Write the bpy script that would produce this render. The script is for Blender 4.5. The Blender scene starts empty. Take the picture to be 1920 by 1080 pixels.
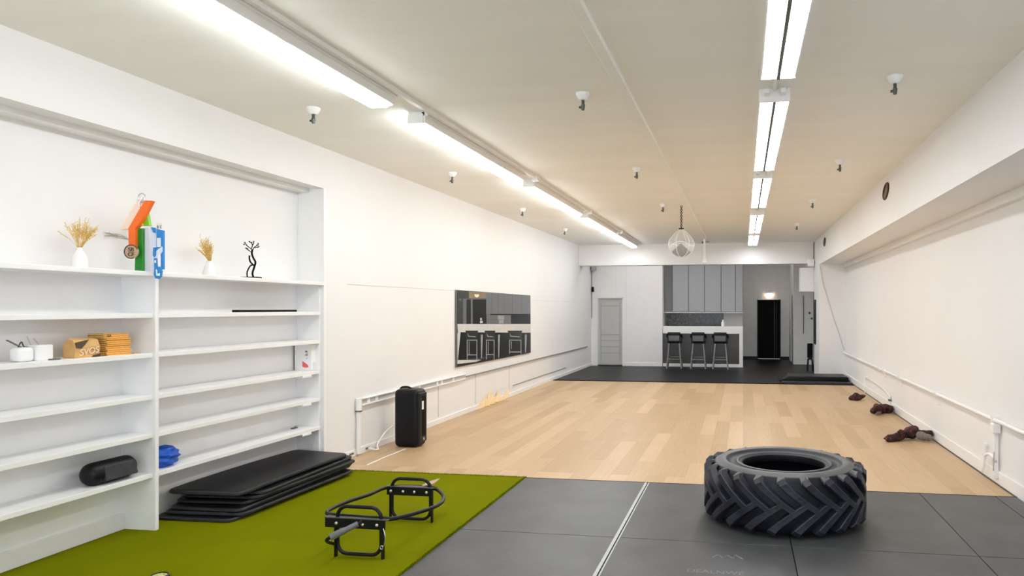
import bpy, bmesh, math, random
from mathutils import Vector, Matrix, noise
random.seed(7)
PI = math.pi
C = bpy.context.scene.collection
SC = bpy.context.scene

# ---------------------------------------------------------------- camera, world, exposure
FPX, TANY, EYE = 1310.0, 0.16, 1.65            # focal length in pixels (1920 wide), yaw, eye height
YAW = math.atan(TANY)
PX0, PY0 = 1393 - FPX*TANY, 577.0              # principal point
cam_d = bpy.data.cameras.new('camera'); cam = bpy.data.objects.new('camera', cam_d); C.objects.link(cam)
cam.location = (0, 0, EYE); cam.rotation_euler = (PI/2, 0, YAW)
cam_d.sensor_width = 36.0; cam_d.lens = 36.0*FPX/1920
cam_d.shift_x = (960-PX0)/1920; cam_d.shift_y = (PY0-540)/1920
cam_d.clip_start = 0.05; cam_d.clip_end = 100
SC.camera = cam
w = bpy.data.worlds.new('world'); SC.world = w; w.use_nodes = True
w.node_tree.nodes['Background'].inputs[0].default_value = (.85, .92, 1, 1)
w.node_tree.nodes['Background'].inputs[1].default_value = 2.4
SC.view_settings.view_transform = 'Standard'; SC.view_settings.look = 'None'
SC.view_settings.gamma = 1; SC.view_settings.use_curve_mapping = False
SC.view_settings.exposure = 0.55
SC.cycles.diffuse_bounces = 8; SC.cycles.max_bounces = 14; SC.cycles.transparent_max_bounces = 12
TUBE = 17.0                                    # emission of the fluorescent lenses
def area(name, loc, sx, sy, watts, col=(1,.98,.95)):   # unseen fills added behind the header beam to brighten kitchen and corridor
    d = bpy.data.lights.new(name, 'AREA'); d.shape = 'RECTANGLE'; d.size = sx; d.size_y = sy; d.energy = watts; d.color = col
    o = bpy.data.objects.new(name, d); C.objects.link(o); o.location = loc
area('kitchen_fill', (-1.5, 18.75, 3.27), 4.5, .25, 15)
area('corridor_fill', (.75, 21.2, 3.27), .3, 1.2, 3.5)

# ---------------------------------------------------------------- geometry from measured points
cs, sn = math.cos(YAW), math.sin(YAW)
def ray(u, v):
    a = (u-PX0)/FPX
    return Vector((a*cs-sn, a*sn+cs, (PY0-v)/FPX))
EYEV = Vector((0, 0, EYE))
def on_z(u, v, z=0.0):
    d = ray(u, v); return EYEV + d*((z-EYE)/d.z)
def on_x(u, v, x):
    d = ray(u, v); return EYEV + d*(x/d.x)
def on_y(u, v, y):
    d = ray(u, v); return EYEV + d*(y/d.y)
def at_d(u, v, depth):
    return EYEV + ray(u, v)*depth

# ---------------------------------------------------------------- materials
def srgb(r, g, b):
    f = lambda c: (c/255/12.92) if c/255 <= .04045 else ((c/255+.055)/1.055)**2.4
    return (f(r), f(g), f(b), 1)
MATS = {}
def mat(name, col, rough=.5, metal=0.0, var=.06, scale=6.0, bump=0.0, bscale=60.0, stretch=(1,1,1), spec=.5):
    m = bpy.data.materials.new(name); m.use_nodes = True
    nt = m.node_tree; b = nt.nodes['Principled BSDF']
    b.inputs['Roughness'].default_value = rough; b.inputs['Metallic'].default_value = metal
    b.inputs['Specular IOR Level'].default_value = spec
    tc = nt.nodes.new('ShaderNodeTexCoord'); mp = nt.nodes.new('ShaderNodeMapping')
    mp.inputs['Scale'].default_value = stretch
    nt.links.new(tc.outputs['Object'], mp.inputs[0])
    n = nt.nodes.new('ShaderNodeTexNoise'); n.inputs['Scale'].default_value = scale; n.inputs['Detail'].default_value = 4
    nt.links.new(mp.outputs[0], n.inputs['Vector'])
    r = nt.nodes.new('ShaderNodeValToRGB')
    r.color_ramp.elements[0].position = .3; r.color_ramp.elements[1].position = .7
    r.color_ramp.elements[0].color = tuple(c*(1-var) for c in col[:3])+(1,)
    r.color_ramp.elements[1].color = tuple(min(1, c*(1+var)) for c in col[:3])+(1,)
    nt.links.new(n.outputs['Fac'], r.inputs[0]); nt.links.new(r.outputs[0], b.inputs['Base Color'])
    if bump:
        n2 = nt.nodes.new('ShaderNodeTexNoise'); n2.inputs['Scale'].default_value = bscale; n2.inputs['Detail'].default_value = 3
        nt.links.new(mp.outputs[0], n2.inputs['Vector'])
        bp = nt.nodes.new('ShaderNodeBump'); bp.inputs['Strength'].default_value = bump; bp.inputs['Distance'].default_value = .01
        nt.links.new(n2.outputs['Fac'], bp.inputs['Height']); nt.links.new(bp.outputs[0], b.inputs['Normal'])
    MATS[name] = m
    return m
def emit(name, col, s):
    m = bpy.data.materials.new(name); m.use_nodes = True; nt = m.node_tree
    b = nt.nodes['Principled BSDF']; b.inputs['Base Color'].default_value = col
    b.inputs['Emission Color'].default_value = col; b.inputs['Emission Strength'].default_value = s
    MATS[name] = m; return m
M_wall = mat('white wall paint', (.82,.82,.82,1), .6, var=.012, scale=1.2, bump=.03, bscale=90)
M_ceil = mat('warm white ceiling paint', (.92,.925,.885,1), .7, var=.02, scale=.6, bump=.05, bscale=25, stretch=(1,4,1))
M_trim = mat('white gloss trim', (.86,.86,.86,1), .35, var=.01)
M_shelf = mat('white shelf laminate', (.86,.86,.87,1), .35, var=.012)
M_grayline = mat('grey metal strip', (.22,.22,.22,1), .5)
M_kwall = mat('kitchen wall paint', (.82,.82,.84,1), .6, var=.02)
M_cwall = mat('grey corridor paint', (.74,.75,.75,1), .6, var=.03)
M_cab = mat('grey cabinet laminate', (.36,.37,.40,1), .4, var=.02)
M_cabd = mat('dark grey cabinet side', (.2,.205,.215,1), .5)
M_door = mat('pale grey door paint', (.5,.505,.5,1), .5, var=.02)
M_black = mat('black painted metal', (.005,.005,.007,1), .35, var=.2, spec=.3)
M_blackm = mat('matt black', (.004,.004,.004,1), .7, var=.2, spec=.15)
M_kfloor = mat('black floor boards', (.006,.006,.007,1), .4, var=.5, spec=.16, scale=3, stretch=(.6,8,1), bump=.1, bscale=20)
M_leather = mat('black vinyl', (.004,.004,.006,1), .42, spec=.26, var=.25, scale=9, bump=.12, bscale=45)
M_edge = mat('charcoal vinyl edge', (.028,.029,.033,1), .5, spec=.35, var=.3, scale=14)
M_tyre = mat('black tyre rubber', (.02,.022,.033,1), .4, spec=.45, var=.45, scale=9, bump=.15, bscale=50)
M_tyretop = mat('worn grey sidewall and bead highlight', (.095,.097,.102,1), .55, var=.25, scale=6, bump=.1, bscale=70)
M_steel = mat('brushed steel', (.62,.62,.62,1), .3, 1.0, var=.05)
M_dsteel = mat('dark steel', (.12,.12,.12,1), .4, .8)
M_grip = mat('grey rubber grip', (.13,.135,.14,1), .55, var=.15, scale=40)
M_white = mat('white plastic', (.88,.88,.88,1), .4, var=.01)
M_ceramic = mat('white glazed ceramic', (.86,.84,.83,1), .15, var=.02)
M_straw = mat('dried straw', srgb(222,188,104), .8, var=.2, scale=30)
M_sprig = mat('grey green dried grass', srgb(172,178,160), .8, var=.1)
M_orange = mat('orange painted board', srgb(247,112,30), .45, var=.05)
M_cream = mat('cream painted board', srgb(247,224,205), .5, var=.03)
M_green = mat('green painted post', srgb(22,132,30), .35, var=.12)
M_lime = mat('lime painted board', srgb(120,190,40), .4, var=.08)
M_yellow = mat('yellow paint', srgb(245,190,30), .4)
M_blue = mat('sky blue painted board', srgb(30,132,208), .4, var=.06)
M_pale = mat('pale lilac board', srgb(222,224,238), .5, var=.02)
M_tan = mat('tan wooden disc', srgb(190,160,135), .6, var=.1, scale=30)
M_kraft = mat('brown cardboard', srgb(214,170,108), .75, var=.08, scale=20)
M_ochre = mat('ochre book cover', srgb(240,192,104), .6, var=.08, scale=16)
M_ochred = mat('ochre page edge', srgb(228,172,84), .8, var=.15, scale=60, stretch=(1,1,12))
M_dbrown = mat('dark brown print', srgb(70,56,38), .7)
M_bluecloth = mat('royal blue nylon', srgb(16,82,188), .5, var=.25, scale=20)
M_bronze = mat('bronze', (.12,.055,.03,1), .4, .6, var=.4, scale=60)
M_wire = mat('brown chain', (.06,.04,.025,1), .4, .7)
M_red = mat('red print', srgb(225,95,95), .5)
M_grayp = mat('grey print', srgb(120,120,120), .6)
M_peach = mat('peach paint', srgb(255,228,188), .7, var=.06, scale=12)
M_gold = mat('yellow crumbs', srgb(226,196,110), .7)
M_tileseam = mat('pale seam tape', (.42,.43,.43,1), .4)
M_bolt = mat('nickel bolt', (.75,.72,.62,1), .3, .9)

def mottled(name, a, b, c, sc=26):
    m = mat(name, a, .75, bump=.6, bscale=40); nt = m.node_tree
    v = nt.nodes.new('ShaderNodeTexNoise'); v.inputs['Scale'].default_value = sc; v.inputs['Detail'].default_value = 3
    tc = nt.nodes.new('ShaderNodeTexCoord'); nt.links.new(tc.outputs['Object'], v.inputs['Vector'])
    r = nt.nodes.new('ShaderNodeValToRGB'); r.color_ramp.interpolation = 'LINEAR'
    e = r.color_ramp.elements; e[0].position = .42; e[0].color = a; e[1].position = .58; e[1].color = b
    x = e.new(.72); x.color = c
    nt.links.new(v.outputs['Fac'], r.inputs[0]); nt.links.new(r.outputs[0], nt.nodes['Principled BSDF'].inputs['Base Color'])
    return m
M_cloth = mottled('dark red mottled cloth', srgb(22,9,9), srgb(70,14,18), srgb(112,62,58))
M_greycloth = mat('grey fleece', srgb(120,112,104), .9, var=.25, scale=50, bump=.5)

def wood_floor():
    m = bpy.data.materials.new('pale oak planks'); m.use_nodes = True; nt = m.node_tree; L = nt.links
    b = nt.nodes['Principled BSDF']; b.inputs['Roughness'].default_value = .42
    b.inputs['Specular IOR Level'].default_value = .35
    tc = nt.nodes.new('ShaderNodeTexCoord'); mp = nt.nodes.new('ShaderNodeMapping'); mp.inputs['Rotation'].default_value = (0,0,PI/2)
    L.new(tc.outputs['Object'], mp.inputs[0])
    def brick():
        br = nt.nodes.new('ShaderNodeTexBrick'); br.offset = .37; br.offset_frequency = 3; br.squash = 1
        br.inputs['Scale'].default_value = 1; br.inputs['Brick Width'].default_value = 1.7; br.inputs['Row Height'].default_value = .185
        br.inputs['Mortar Size'].default_value = .0013; br.inputs['Mortar Smooth'].default_value = .3; br.inputs['Bias'].default_value = 0
        L.new(mp.outputs[0], br.inputs['Vector']); return br
    br = brick()
    br.inputs['Color1'].default_value = srgb(181,151,112); br.inputs['Color2'].default_value = srgb(204,176,140)
    br.inputs['Mortar'].default_value = srgb(178,146,106)
    mp2 = nt.nodes.new('ShaderNodeMapping'); mp2.inputs['Scale'].default_value = (26, 1.1, 1); L.new(tc.outputs['Object'], mp2.inputs[0])
    n = nt.nodes.new('ShaderNodeTexNoise'); n.inputs['Scale'].default_value = 2.2; n.inputs['Detail'].default_value = 6; n.inputs['Distortion'].default_value = .6
    L.new(mp2.outputs[0], n.inputs['Vector'])
    r = nt.nodes.new('ShaderNodeValToRGB'); r.color_ramp.elements[0].position = .3; r.color_ramp.elements[1].position = .75
    r.color_ramp.elements[0].color = (.84,.82,.78,1); r.color_ramp.elements[1].color = (1,1,1,1)
    L.new(n.outputs['Fac'], r.inputs[0])
    mx = nt.nodes.new('ShaderNodeMix'); mx.data_type = 'RGBA'; mx.blend_type = 'MULTIPLY'; mx.inputs[0].default_value = .8
    L.new(br.outputs['Color'], mx.inputs[6]); L.new(r.outputs[0], mx.inputs[7]); L.new(mx.outputs[2], b.inputs['Base Color'])
    return m
M_wood = wood_floor()

def turf_mat():
    m = mat('olive green turf', srgb(112,116,0), .95, var=.06, scale=2, bump=.3, bscale=420, spec=.03)
    return m
M_turf = turf_mat()
M_blade = mat('turf blade', srgb(118,126,2), .9, var=.12, scale=9, spec=.05)

def tile_mat():
    m = bpy.data.materials.new('dark grey rubber mat'); m.use_nodes = True; nt = m.node_tree; L = nt.links
    b = nt.nodes['Principled BSDF']; b.inputs['Roughness'].default_value = .42; b.inputs['Specular IOR Level'].default_value = .5
    tc = nt.nodes.new('ShaderNodeTexCoord')
    n = nt.nodes.new('ShaderNodeTexNoise'); n.inputs['Scale'].default_value = 2.5; n.inputs['Detail'].default_value = 5
    L.new(tc.outputs['Object'], n.inputs['Vector'])
    r = nt.nodes.new('ShaderNodeValToRGB'); r.color_ramp.elements[0].position = .3; r.color_ramp.elements[1].position = .72
    r.color_ramp.elements[0].color = (.044,.046,.049,1); r.color_ramp.elements[1].color = (.078,.081,.084,1)
    L.new(n.outputs['Fac'], r.inputs[0]); L.new(r.outputs[0], b.inputs['Base Color'])
    wv = nt.nodes.new('ShaderNodeTexWave'); wv.bands_direction = 'Y'; wv.inputs['Scale'].default_value = 16; wv.inputs['Distortion'].default_value = 2.5; wv.inputs['Detail'].default_value = 2
    L.new(tc.outputs['Object'], wv.inputs['Vector'])
    bp = nt.nodes.new('ShaderNodeBump'); bp.inputs['Strength'].default_value = .12; bp.inputs['Distance'].default_value = .004
    L.new(wv.outputs['Fac'], bp.inputs['Height']); L.new(bp.outputs[0], b.inputs['Normal'])
    return m
M_tile = tile_mat()
M_lens = emit('lit fluorescent lens', (.965,.985,1,1), TUBE)
M_lamp = emit('warm lamp glow', (1,.74,.55,1), 8)

def clear_mat():
    m = bpy.data.materials.new('clear film'); m.use_nodes = True; nt = m.node_tree
    b = nt.nodes['Principled BSDF']; b.inputs['Base Color'].default_value = (.9,.9,.9,1); b.inputs['Roughness'].default_value = .12
    b.inputs['Alpha'].default_value = .2
    return m
M_clear = clear_mat()

def splash_mat():
    m = bpy.data.materials.new('dark patterned splash tile'); m.use_nodes = True; nt = m.node_tree; L = nt.links
    b = nt.nodes['Principled BSDF']; b.inputs['Roughness'].default_value = .2
    tc = nt.nodes.new('ShaderNodeTexCoord'); mp = nt.nodes.new('ShaderNodeMapping'); mp.inputs['Rotation'].default_value = (PI/2,0,0)
    v = nt.nodes.new('ShaderNodeTexVoronoi'); v.feature = 'DISTANCE_TO_EDGE'; v.inputs['Scale'].default_value = 13
    L.new(tc.outputs['Object'], v.inputs['Vector'])
    r = nt.nodes.new('ShaderNodeValToRGB'); r.color_ramp.elements[0].color = (.11,.115,.115,1); r.color_ramp.elements[1].position = .16
    r.color_ramp.elements[1].color = (.012,.012,.013,1)
    L.new(v.outputs['Distance'], r.inputs[0]); L.new(r.outputs[0], b.inputs['Base Color'])
    return m
M_splash = splash_mat()

# ---------------------------------------------------------------- mesh builder
ORG = {}
class MB:
    def __init__(s): s.v = []; s.f = []; s.mi = []
    def add(s, vs, fs, mi=0):
        k = len(s.v); s.v += [Vector(p) for p in vs]; s.f += [tuple(i+k for i in f) for f in fs]; s.mi += [mi]*len(fs); return s
    def box(s, x0, x1, y0, y1, z0, z1, mi=0):
        return s.add([(x0,y0,z0),(x1,y0,z0),(x1,y1,z0),(x0,y1,z0),(x0,y0,z1),(x1,y0,z1),(x1,y1,z1),(x0,y1,z1)],
                     [(0,3,2,1),(4,5,6,7),(0,1,5,4),(1,2,6,5),(2,3,7,6),(3,0,4,7)], mi)
    def obox(s, c, ax, ay, az, hx, hy, hz, mi=0):
        c = Vector(c); P = []
        for k in (-1,1):
            for i,j in ((-1,-1),(1,-1),(1,1),(-1,1)): P.append(c+ax*hx*i+ay*hy*j+az*hz*k)
        return s.add(P, [(0,3,2,1),(4,5,6,7),(0,1,5,4),(1,2,6,5),(2,3,7,6),(3,0,4,7)], mi)
    def bar(s, a, b, wx, wy, mi=0, up=(0,0,1)):
        a = Vector(a); b = Vector(b); d = (b-a); l = d.length; d.normalize()
        u = Vector(up)
        if abs(d.dot(u)) > .95: u = Vector((0,1,0))
        x = d.cross(u).normalized(); y = x.cross(d).normalized()
        return s.obox((a+b)/2, x, y, d, wx/2, wy/2, l/2, mi)
    def tube(s, path, r, seg=10, closed=False, mi=0):
        P = [Vector(p) for p in path]; n = len(P); R = r if isinstance(r, (list, tuple)) else [r]*n
        prev = None; rings = []
        for i in range(n):
            a = P[(i-1) % n] if (closed or i) else P[0]; b = P[(i+1) % n] if (closed or i < n-1) else P[-1]
            d = (b-a).normalized() if (b-a).length > 1e-9 else Vector((0,0,1))
            if prev is None:
                u = Vector((0,0,1)) if abs(d.z) < .9 else Vector((1,0,0)); x = d.cross(u).normalized()
            else:
                x = (prev - d*prev.dot(d)).normalized()
            prev = x; y = d.cross(x)
            rings.append([P[i]+(x*math.cos(2*PI*k/seg)+y*math.sin(2*PI*k/seg))*R[i] for k in range(seg)])
        vs = [p for q in rings for p in q]; fs = []
        for i in range(n if closed else n-1):
            j = (i+1) % n
            for k in range(seg):
                k2 = (k+1) % seg; fs.append((i*seg+k, i*seg+k2, j*seg+k2, j*seg+k))
        if not closed: fs += [tuple(range(seg-1,-1,-1)), tuple((n-1)*seg+k for k in range(seg))]
        return s.add(vs, fs, mi)
    def lathe(s, prof, seg=32, c=(0,0,0), closed=False, mi=0, axis='z', mis=None):
        c = Vector(c); n = len(prof); vs = []
        for r, z in prof:
            for k in range(seg):
                a = 2*PI*k/seg; x, y = r*math.cos(a), r*math.sin(a)
                vs.append(c+(Vector((x,y,z)) if axis == 'z' else Vector((x,z,-y)) if axis == 'y' else Vector((z,x,y))))
        for i in range(n if closed else n-1):
            j = (i+1) % n; fs = []
            for k in range(seg):
                k2 = (k+1) % seg; fs.append((i*seg+k, i*seg+k2, j*seg+k2, j*seg+k))
            if i == 0: base = len(s.v); s.v += vs
            s.f += [tuple(q+base for q in f) for f in fs]; s.mi += [mis[i] if mis else mi]*len(fs)
        if not closed:
            if prof[0][0] > 1e-6: s.f.append(tuple(base+k for k in range(seg-1,-1,-1))); s.mi.append(mi)
            if prof[-1][0] > 1e-6: s.f.append(tuple(base+(n-1)*seg+k for k in range(seg))); s.mi.append(mi)
        return s
    def prism(s, pts, off, mi=0, mi_side=None):
        n = len(pts); off = Vector(off); A = [Vector(p) for p in pts]
        k = len(s.v); s.v += A + [p+off for p in A]
        s.f.append(tuple(k+i for i in range(n))); s.mi.append(mi)
        s.f.append(tuple(k+n+i for i in range(n-1,-1,-1))); s.mi.append(mi)
        for i in range(n):
            j = (i+1) % n; s.f.append((k+i, k+n+i, k+n+j, k+j)); s.mi.append(mi if mi_side is None else mi_side)
        return s
    def text(s, body, o, right, up, size, thick=.002, mi=0, center=True):
        cu = bpy.data.curves.new('lettering', 'FONT'); cu.body = body; cu.size = size; cu.extrude = thick/2
        cu.align_x = 'CENTER' if center else 'LEFT'
        ob = bpy.data.objects.new('lettering', cu); C.objects.link(ob)
        bpy.context.view_layer.update()
        dg = bpy.context.evaluated_depsgraph_get(); me = ob.evaluated_get(dg).to_mesh()
        right = Vector(right).normalized(); up = Vector(up).normalized(); nn = right.cross(up)
        vs = [Vector(o)+right*v.co.x+up*v.co.y+nn*v.co.z for v in me.vertices]; fs = [tuple(p.vertices) for p in me.polygons]
        s.add(vs, fs, mi); ob.evaluated_get(dg).to_mesh_clear(); bpy.data.objects.remove(ob); bpy.data.curves.remove(cu)
        return s
    def build(s, name, mats, parent=None, loc=None, smooth=False, bevel=0, bseg=2, subsurf=0, fix=True):
        me = bpy.data.meshes.new(name)
        o = bpy.data.objects.new(name, me); C.objects.link(o)
        if parent is not None: org = ORG[parent.name]; o.parent = parent
        else:
            if loc is None:
                xs = [p.x for p in s.v]; ys = [p.y for p in s.v]; zs = [p.z for p in s.v]
                loc = ((min(xs)+max(xs))/2, (min(ys)+max(ys))/2, min(zs))
            org = Vector(loc); o.location = org
        ORG[o.name] = org
        me.from_pydata([p-org for p in s.v], [], s.f)
        for m in (mats if isinstance(mats, (list, tuple)) else [mats]): me.materials.append(m)
        for p, k in zip(me.polygons, s.mi): p.material_index = k
        if fix:
            bm = bmesh.new(); bm.from_mesh(me); bmesh.ops.recalc_face_normals(bm, faces=bm.faces); bm.to_mesh(me); bm.free()
        if smooth:
            for p in me.polygons: p.use_smooth = True
            me.set_sharp_from_angle(angle=math.radians(42))
        if bevel:
            b = o.modifiers.new('bevel', 'BEVEL'); b.width = bevel; b.segments = bseg; b.limit_method = 'ANGLE'; b.angle_limit = math.radians(40); b.harden_normals = False
            if bseg > 2:
                for p in me.polygons: p.use_smooth = True
        if subsurf:
            q = o.modifiers.new('subsurf', 'SUBSURF'); q.levels = q.render_levels = subsurf
            for p in me.polygons: p.use_smooth = True
        return o
def tag(o, label, cat, group=None):
    o['label'] = label; o['category'] = cat
    if group: o['group'] = group
    return o
def thing(name, loc, label, cat, group=None):
    o = bpy.data.objects.new(name, None); C.objects.link(o); o.location = loc; o.empty_display_size = .1
    ORG[o.name] = Vector(loc); return tag(o, label, cat, group)
def struct(o): o['kind'] = 'structure'; return o
def copy_tree(o, parent=None):
    c = o.copy(); C.objects.link(c)
    if parent is not None: c.parent = parent
    ORG[c.name] = ORG[o.name]
    for ch in list(o.children):
        if ch.name in ORG: copy_tree(ch, c)
    return c
def smooth_path(pts, n=8, closed=False):
    P = [Vector(p) for p in pts]; N = len(P); out = []
    for i in range(N if closed else N-1):
        p0 = P[(i-1) % N] if (closed or i) else P[0]; p1 = P[i]; p2 = P[(i+1) % N]; p3 = P[(i+2) % N] if (closed or i+2 < N) else P[-1]
        for k in range(n):
            t = k/n
            out.append(.5*((2*p1)+(p2-p0)*t+(2*p0-5*p1+4*p2-p3)*t*t+(3*p1-p0-3*p2+p3)*t**3))
    if not closed: out.append(P[-1])
    return out

# ================================================================ THE ROOM
XL, XR, XF, H = -4.27, 2.36, 1.77, 3.30        # left wall, recessed right wall, right fascia, ceiling
NB = -4.56                                     # back of the shelf niche
NY = 6.62                                      # far end of the niche
struct(MB().box(-4.9, 2.7, -2, 15.42, -.2, 0).build('floor', M_wood, loc=(0,0,0)))
struct(MB().box(-4.9, 2.7, 15.42, 23.3, -.2, .004).build('floor_kitchen', M_kfloor, loc=(0,16,0)))
struct(MB().box(-4.9, 2.7, -2.1, 23.3, H, H+.2).build('ceiling', M_ceil, loc=(0,0,H)))
b = MB()
b.box(-4.9, XL, NY, 19.5, 0, H).box(-4.9, XL, 1.2, NY, 2.88, H).box(-4.9, NB, 1.2, NY, 0, 2.88).box(-4.9, XL, -2, 1.2, 0, H)
struct(b.build('wall_left', M_wall, loc=(XL,0,0)))
b = MB(); b.box(XR, 2.7, -2, 16.9, 0, H).box(XF, XR, -2, 16.9, 2.67, H).box(XF, 2.7, 16.9, 18.1, 0, H).box(XF, 2.7, 18.1, 23.0, 2.65, H)
struct(b.build('wall_right', M_wall, loc=(XR,0,0)))
struct(MB().box(XR-.06, XR, -2, 16.9, 2.58, 2.67).build('trim_1', M_trim, loc=(XR,8,2.58)))
b = MB().box(-4.9, -4.0, -2.2, -2, 0, H).box(2.0, 2.7, -2.2, -2, 0, H).box(-4.0, 2.0, -2.2, -2, 3.0, H).box(-4.0, 2.0, -2.2, -2, 0, .3)
struct(b.build('wall_front', M_wall, loc=(0,-2,0)))
b = MB()
for x in (-4.0, -2.0, 0, 1.94): b.box(x, x+.06, -2.15, -2.05, .3, 3.0)
b.box(-4.0, 2.0, -2.15, -2.05, .3, .36).box(-4.0, 2.0, -2.15, -2.05, 2.94, 3.0)
struct(b.build('fill_window_1', M_trim, loc=(-1,-2.1,.3)))  # frame and opening added behind the camera, unseen, letting daylight brighten the room
struct(MB().box(XL, XF, 18.0, 18.35, 2.76, H).build('wall_header', M_wall, loc=(0,18,2.76)))
b = MB(); b.box(-4.9, -4.08, 19.5, 19.7, 0, H).box(-4.08, -3.37, 19.5, 19.7, 1.93, H).box(-3.37, -2.23, 19.5, 19.7, 0, H)
b.box(-4.08, -3.37, 19.66, 19.7, 0, 1.93)
struct(b.build('wall_back', M_kwall, loc=(-3,19.5,0)))
struct(MB().box(-2.33, -2.23, 19.7, 20.5, 0, H).box(-2.23, .0, 20.4, 20.5, 0, H).box(-.1, 0, 20.5, 22.8, 0, H).build('wall_partition', M_cwall, loc=(-1,20.4,0)))
b = MB(); b.box(-.1, .45, 22.8, 23.0, 0, H).box(.45, 1.19, 22.8, 23, 1.9, H).box(1.19, 1.45, 22.8, 23, 0, H)
b.box(1.45, 2.7, 20.8, 21.2, 0, H).box(1.45, 2.7, 21.2, 21.9, 2.05, H).box(1.45, 2.7, 21.9, 23, 0, H)
struct(b.build('wall_corridor', M_cwall, loc=(1,22.8,0)))
struct(MB().box(2.6, 2.7, 18.1, 20.8, 0, 2.65).build('wall_alcove', M_cwall, loc=(2.6,19,0)))
struct(MB().box(1.43, XF, 18.12, 18.5, 2.06, 2.66).build('trim_2', M_wall, loc=(1.6,18.3,2.06)))
struct(MB().box(.3, 1.35, 23.0, 23.3, 0, 2.1).build('wall_beyond', M_blackm, loc=(.8,23.2,0)))
# panel joints, ledges and baseboards
struct(MB().box(XL, XL+.004, 7.05, 9.9, 1.905, 1.909).box(XL, XL+.004, 13.8, 18, 1.80, 1.803).build('trim_3', M_door, loc=(XL,9,1.9)))
b = MB().box(XL, XL+.035, 10.3, 18.9, .575, .585)
struct(b.build('trim_4', M_grayline, loc=(XL,12,.57)))
struct(MB().box(XL, XL+.012, 12.6, 16.6, .185, .195).build('trim_5', M_grayline, loc=(XL,14,.18)))
b = MB()
for y in (9.35, 10.75, 12.4): b.box(XL, XL+.004, y, y+.008, .1, .57)
struct(b.build('trim_6', M_door, loc=(XL,10,.1)))
struct(MB().box(XL, XL+.016, NY+.02, 19.5, 0, .075).build('baseboard_left', M_trim, loc=(XL,12,0), bevel=.004))
struct(MB().box(XR-.016, XR, -2, 16.9, 0, .13).build('baseboard_right', M_trim, loc=(XR,8,0), bevel=.005))
struct(MB().box(XR-.024, XR-.016, 6.5, 15.4, 0, .012).build('trim_7', M_dsteel, loc=(XR,10,0)))
struct(MB().box(-3.37, -2.23, 19.485, 19.5, 0, .1).box(XL, -4.08, 19.485, 19.5, 0, .1).build('baseboard_back', M_kwall, loc=(-3,19.49,0)))
struct(MB().box(0, .45, 22.785, 22.8, 0, .09).box(1.19, 1.45, 22.785, 22.8, 0, .09).build('baseboard_corridor', M_black, loc=(.5,22.79,0)))
struct(MB().box(NB, XL+.008, NY-.012, NY+.03, 0, 2.88).build('trim_8', M_trim, loc=(XL,NY,0), bevel=.004))
struct(MB().box(NB, NB+.13, 1.2, 6.6, 2.845, 2.88).build('trim_9', M_trim, loc=(NB,4,2.85)))
struct(MB().box(-2.95, -2.75, 15.405, 15.42, 0, .01).box(-4.27, 2.36, 15.38, 15.44, 0, .014).build('trim_10', M_blackm, loc=(-1,15.4,0)))
struct(MB().box(-3.56, -3.55, 19.492, 19.5, 1.93, H).box(-3.27, -3.262, 19.492, 19.5, .1, H).build('trim_11', M_cwall, loc=(-3.4,19.5,1)))
# closed pale door in the back wall
b = MB().box(-4.07, -3.38, 19.53, 19.57, .03, 1.92)
for z in (.36, .54, .71, .88): b.box(-4.0, -3.45, 19.524, 19.53, z, z+.008, 1)
b.box(-4.0, -3.45, 19.524, 19.53, 1.7, 1.708, 1); b.box(-4.0, -3.994, 19.524, 19.53, .15, 1.8, 1).box(-3.456, -3.45, 19.524, 19.53, .15, 1.8, 1)
d1 = struct(b.build('door_1', [M_door, M_cabd], loc=(-3.72,19.55,0)))
MB().box(-4.095, -4.07, 19.48, 19.6, .03, 1.95).box(-3.38, -3.355, 19.48, 19.6, .03, 1.95).box(-4.095, -3.355, 19.48, 19.6, 1.92, 1.945).build('door_frame', M_cwall, d1)
# black doorway at the corridor end
d2 = struct(MB().box(.47, 1.17, 22.9, 22.94, .02, 1.88).box(.99, 1.0, 22.885, 22.9, .05, 1.86, 1).box(1.07, 1.075, 22.885, 22.9, .05, 1.86, 1).build('door_2', [M_blackm, M_dsteel], loc=(.82,22.9,0)))
MB().box(.45, .475, 22.78, 22.96, 0, 1.9).box(1.165, 1.19, 22.78, 22.96, 0, 1.9).box(.45, 1.19, 22.78, 22.96, 1.88, 1.91).build('door_frame', M_black, d2)
MB().box(.475, 1.165, 22.77, 22.86, 0.004, .03).build('door_sill', M_kwall, d2)
d3 = struct(MB().box(1.47, 1.51, 21.22, 21.88, .02, 2.03).build('door_3', M_black, loc=(1.5,21.55,0)))

# ================================================================ FLOOR COVERINGS
TX = -2.07                                     # right edge of the turf
t = thing('artificial_turf', (-3.3, 4.5, 0), 'olive green artificial turf laid on the floor in front of the white shelves', 'turf')
MB().box(NB+.02, TX, 1.5, 6.5, 0, .012).build('turf_sheet', M_turf, t)
b = MB(); rnd = random.Random(3)
def blade(x, y, z, hgt, lx, ly):
    wd = .0035; a = rnd.random()*PI; cx, cy = math.cos(a)*wd, math.sin(a)*wd
    b.add([(x-cx,y-cy,z),(x+cx,y+cy,z),(x+lx,y+ly,z+hgt)], [(0,1,2)])
for i in range(5200): blade(TX-rnd.random()*.02, 3.3+rnd.random()*3.2, .006, .012+rnd.random()*.01, rnd.random()*.018, rnd.uniform(-.006,.006))
for i in range(4200): blade(-4.25+rnd.random()*2.18, 6.49+rnd.random()*.012, .004, .010+rnd.random()*.012, rnd.uniform(-.005,.005), rnd.random()*.012)
o = b.build('turf_pile', M_blade, t, fix=False); o['kind'] = 'stuff'

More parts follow.
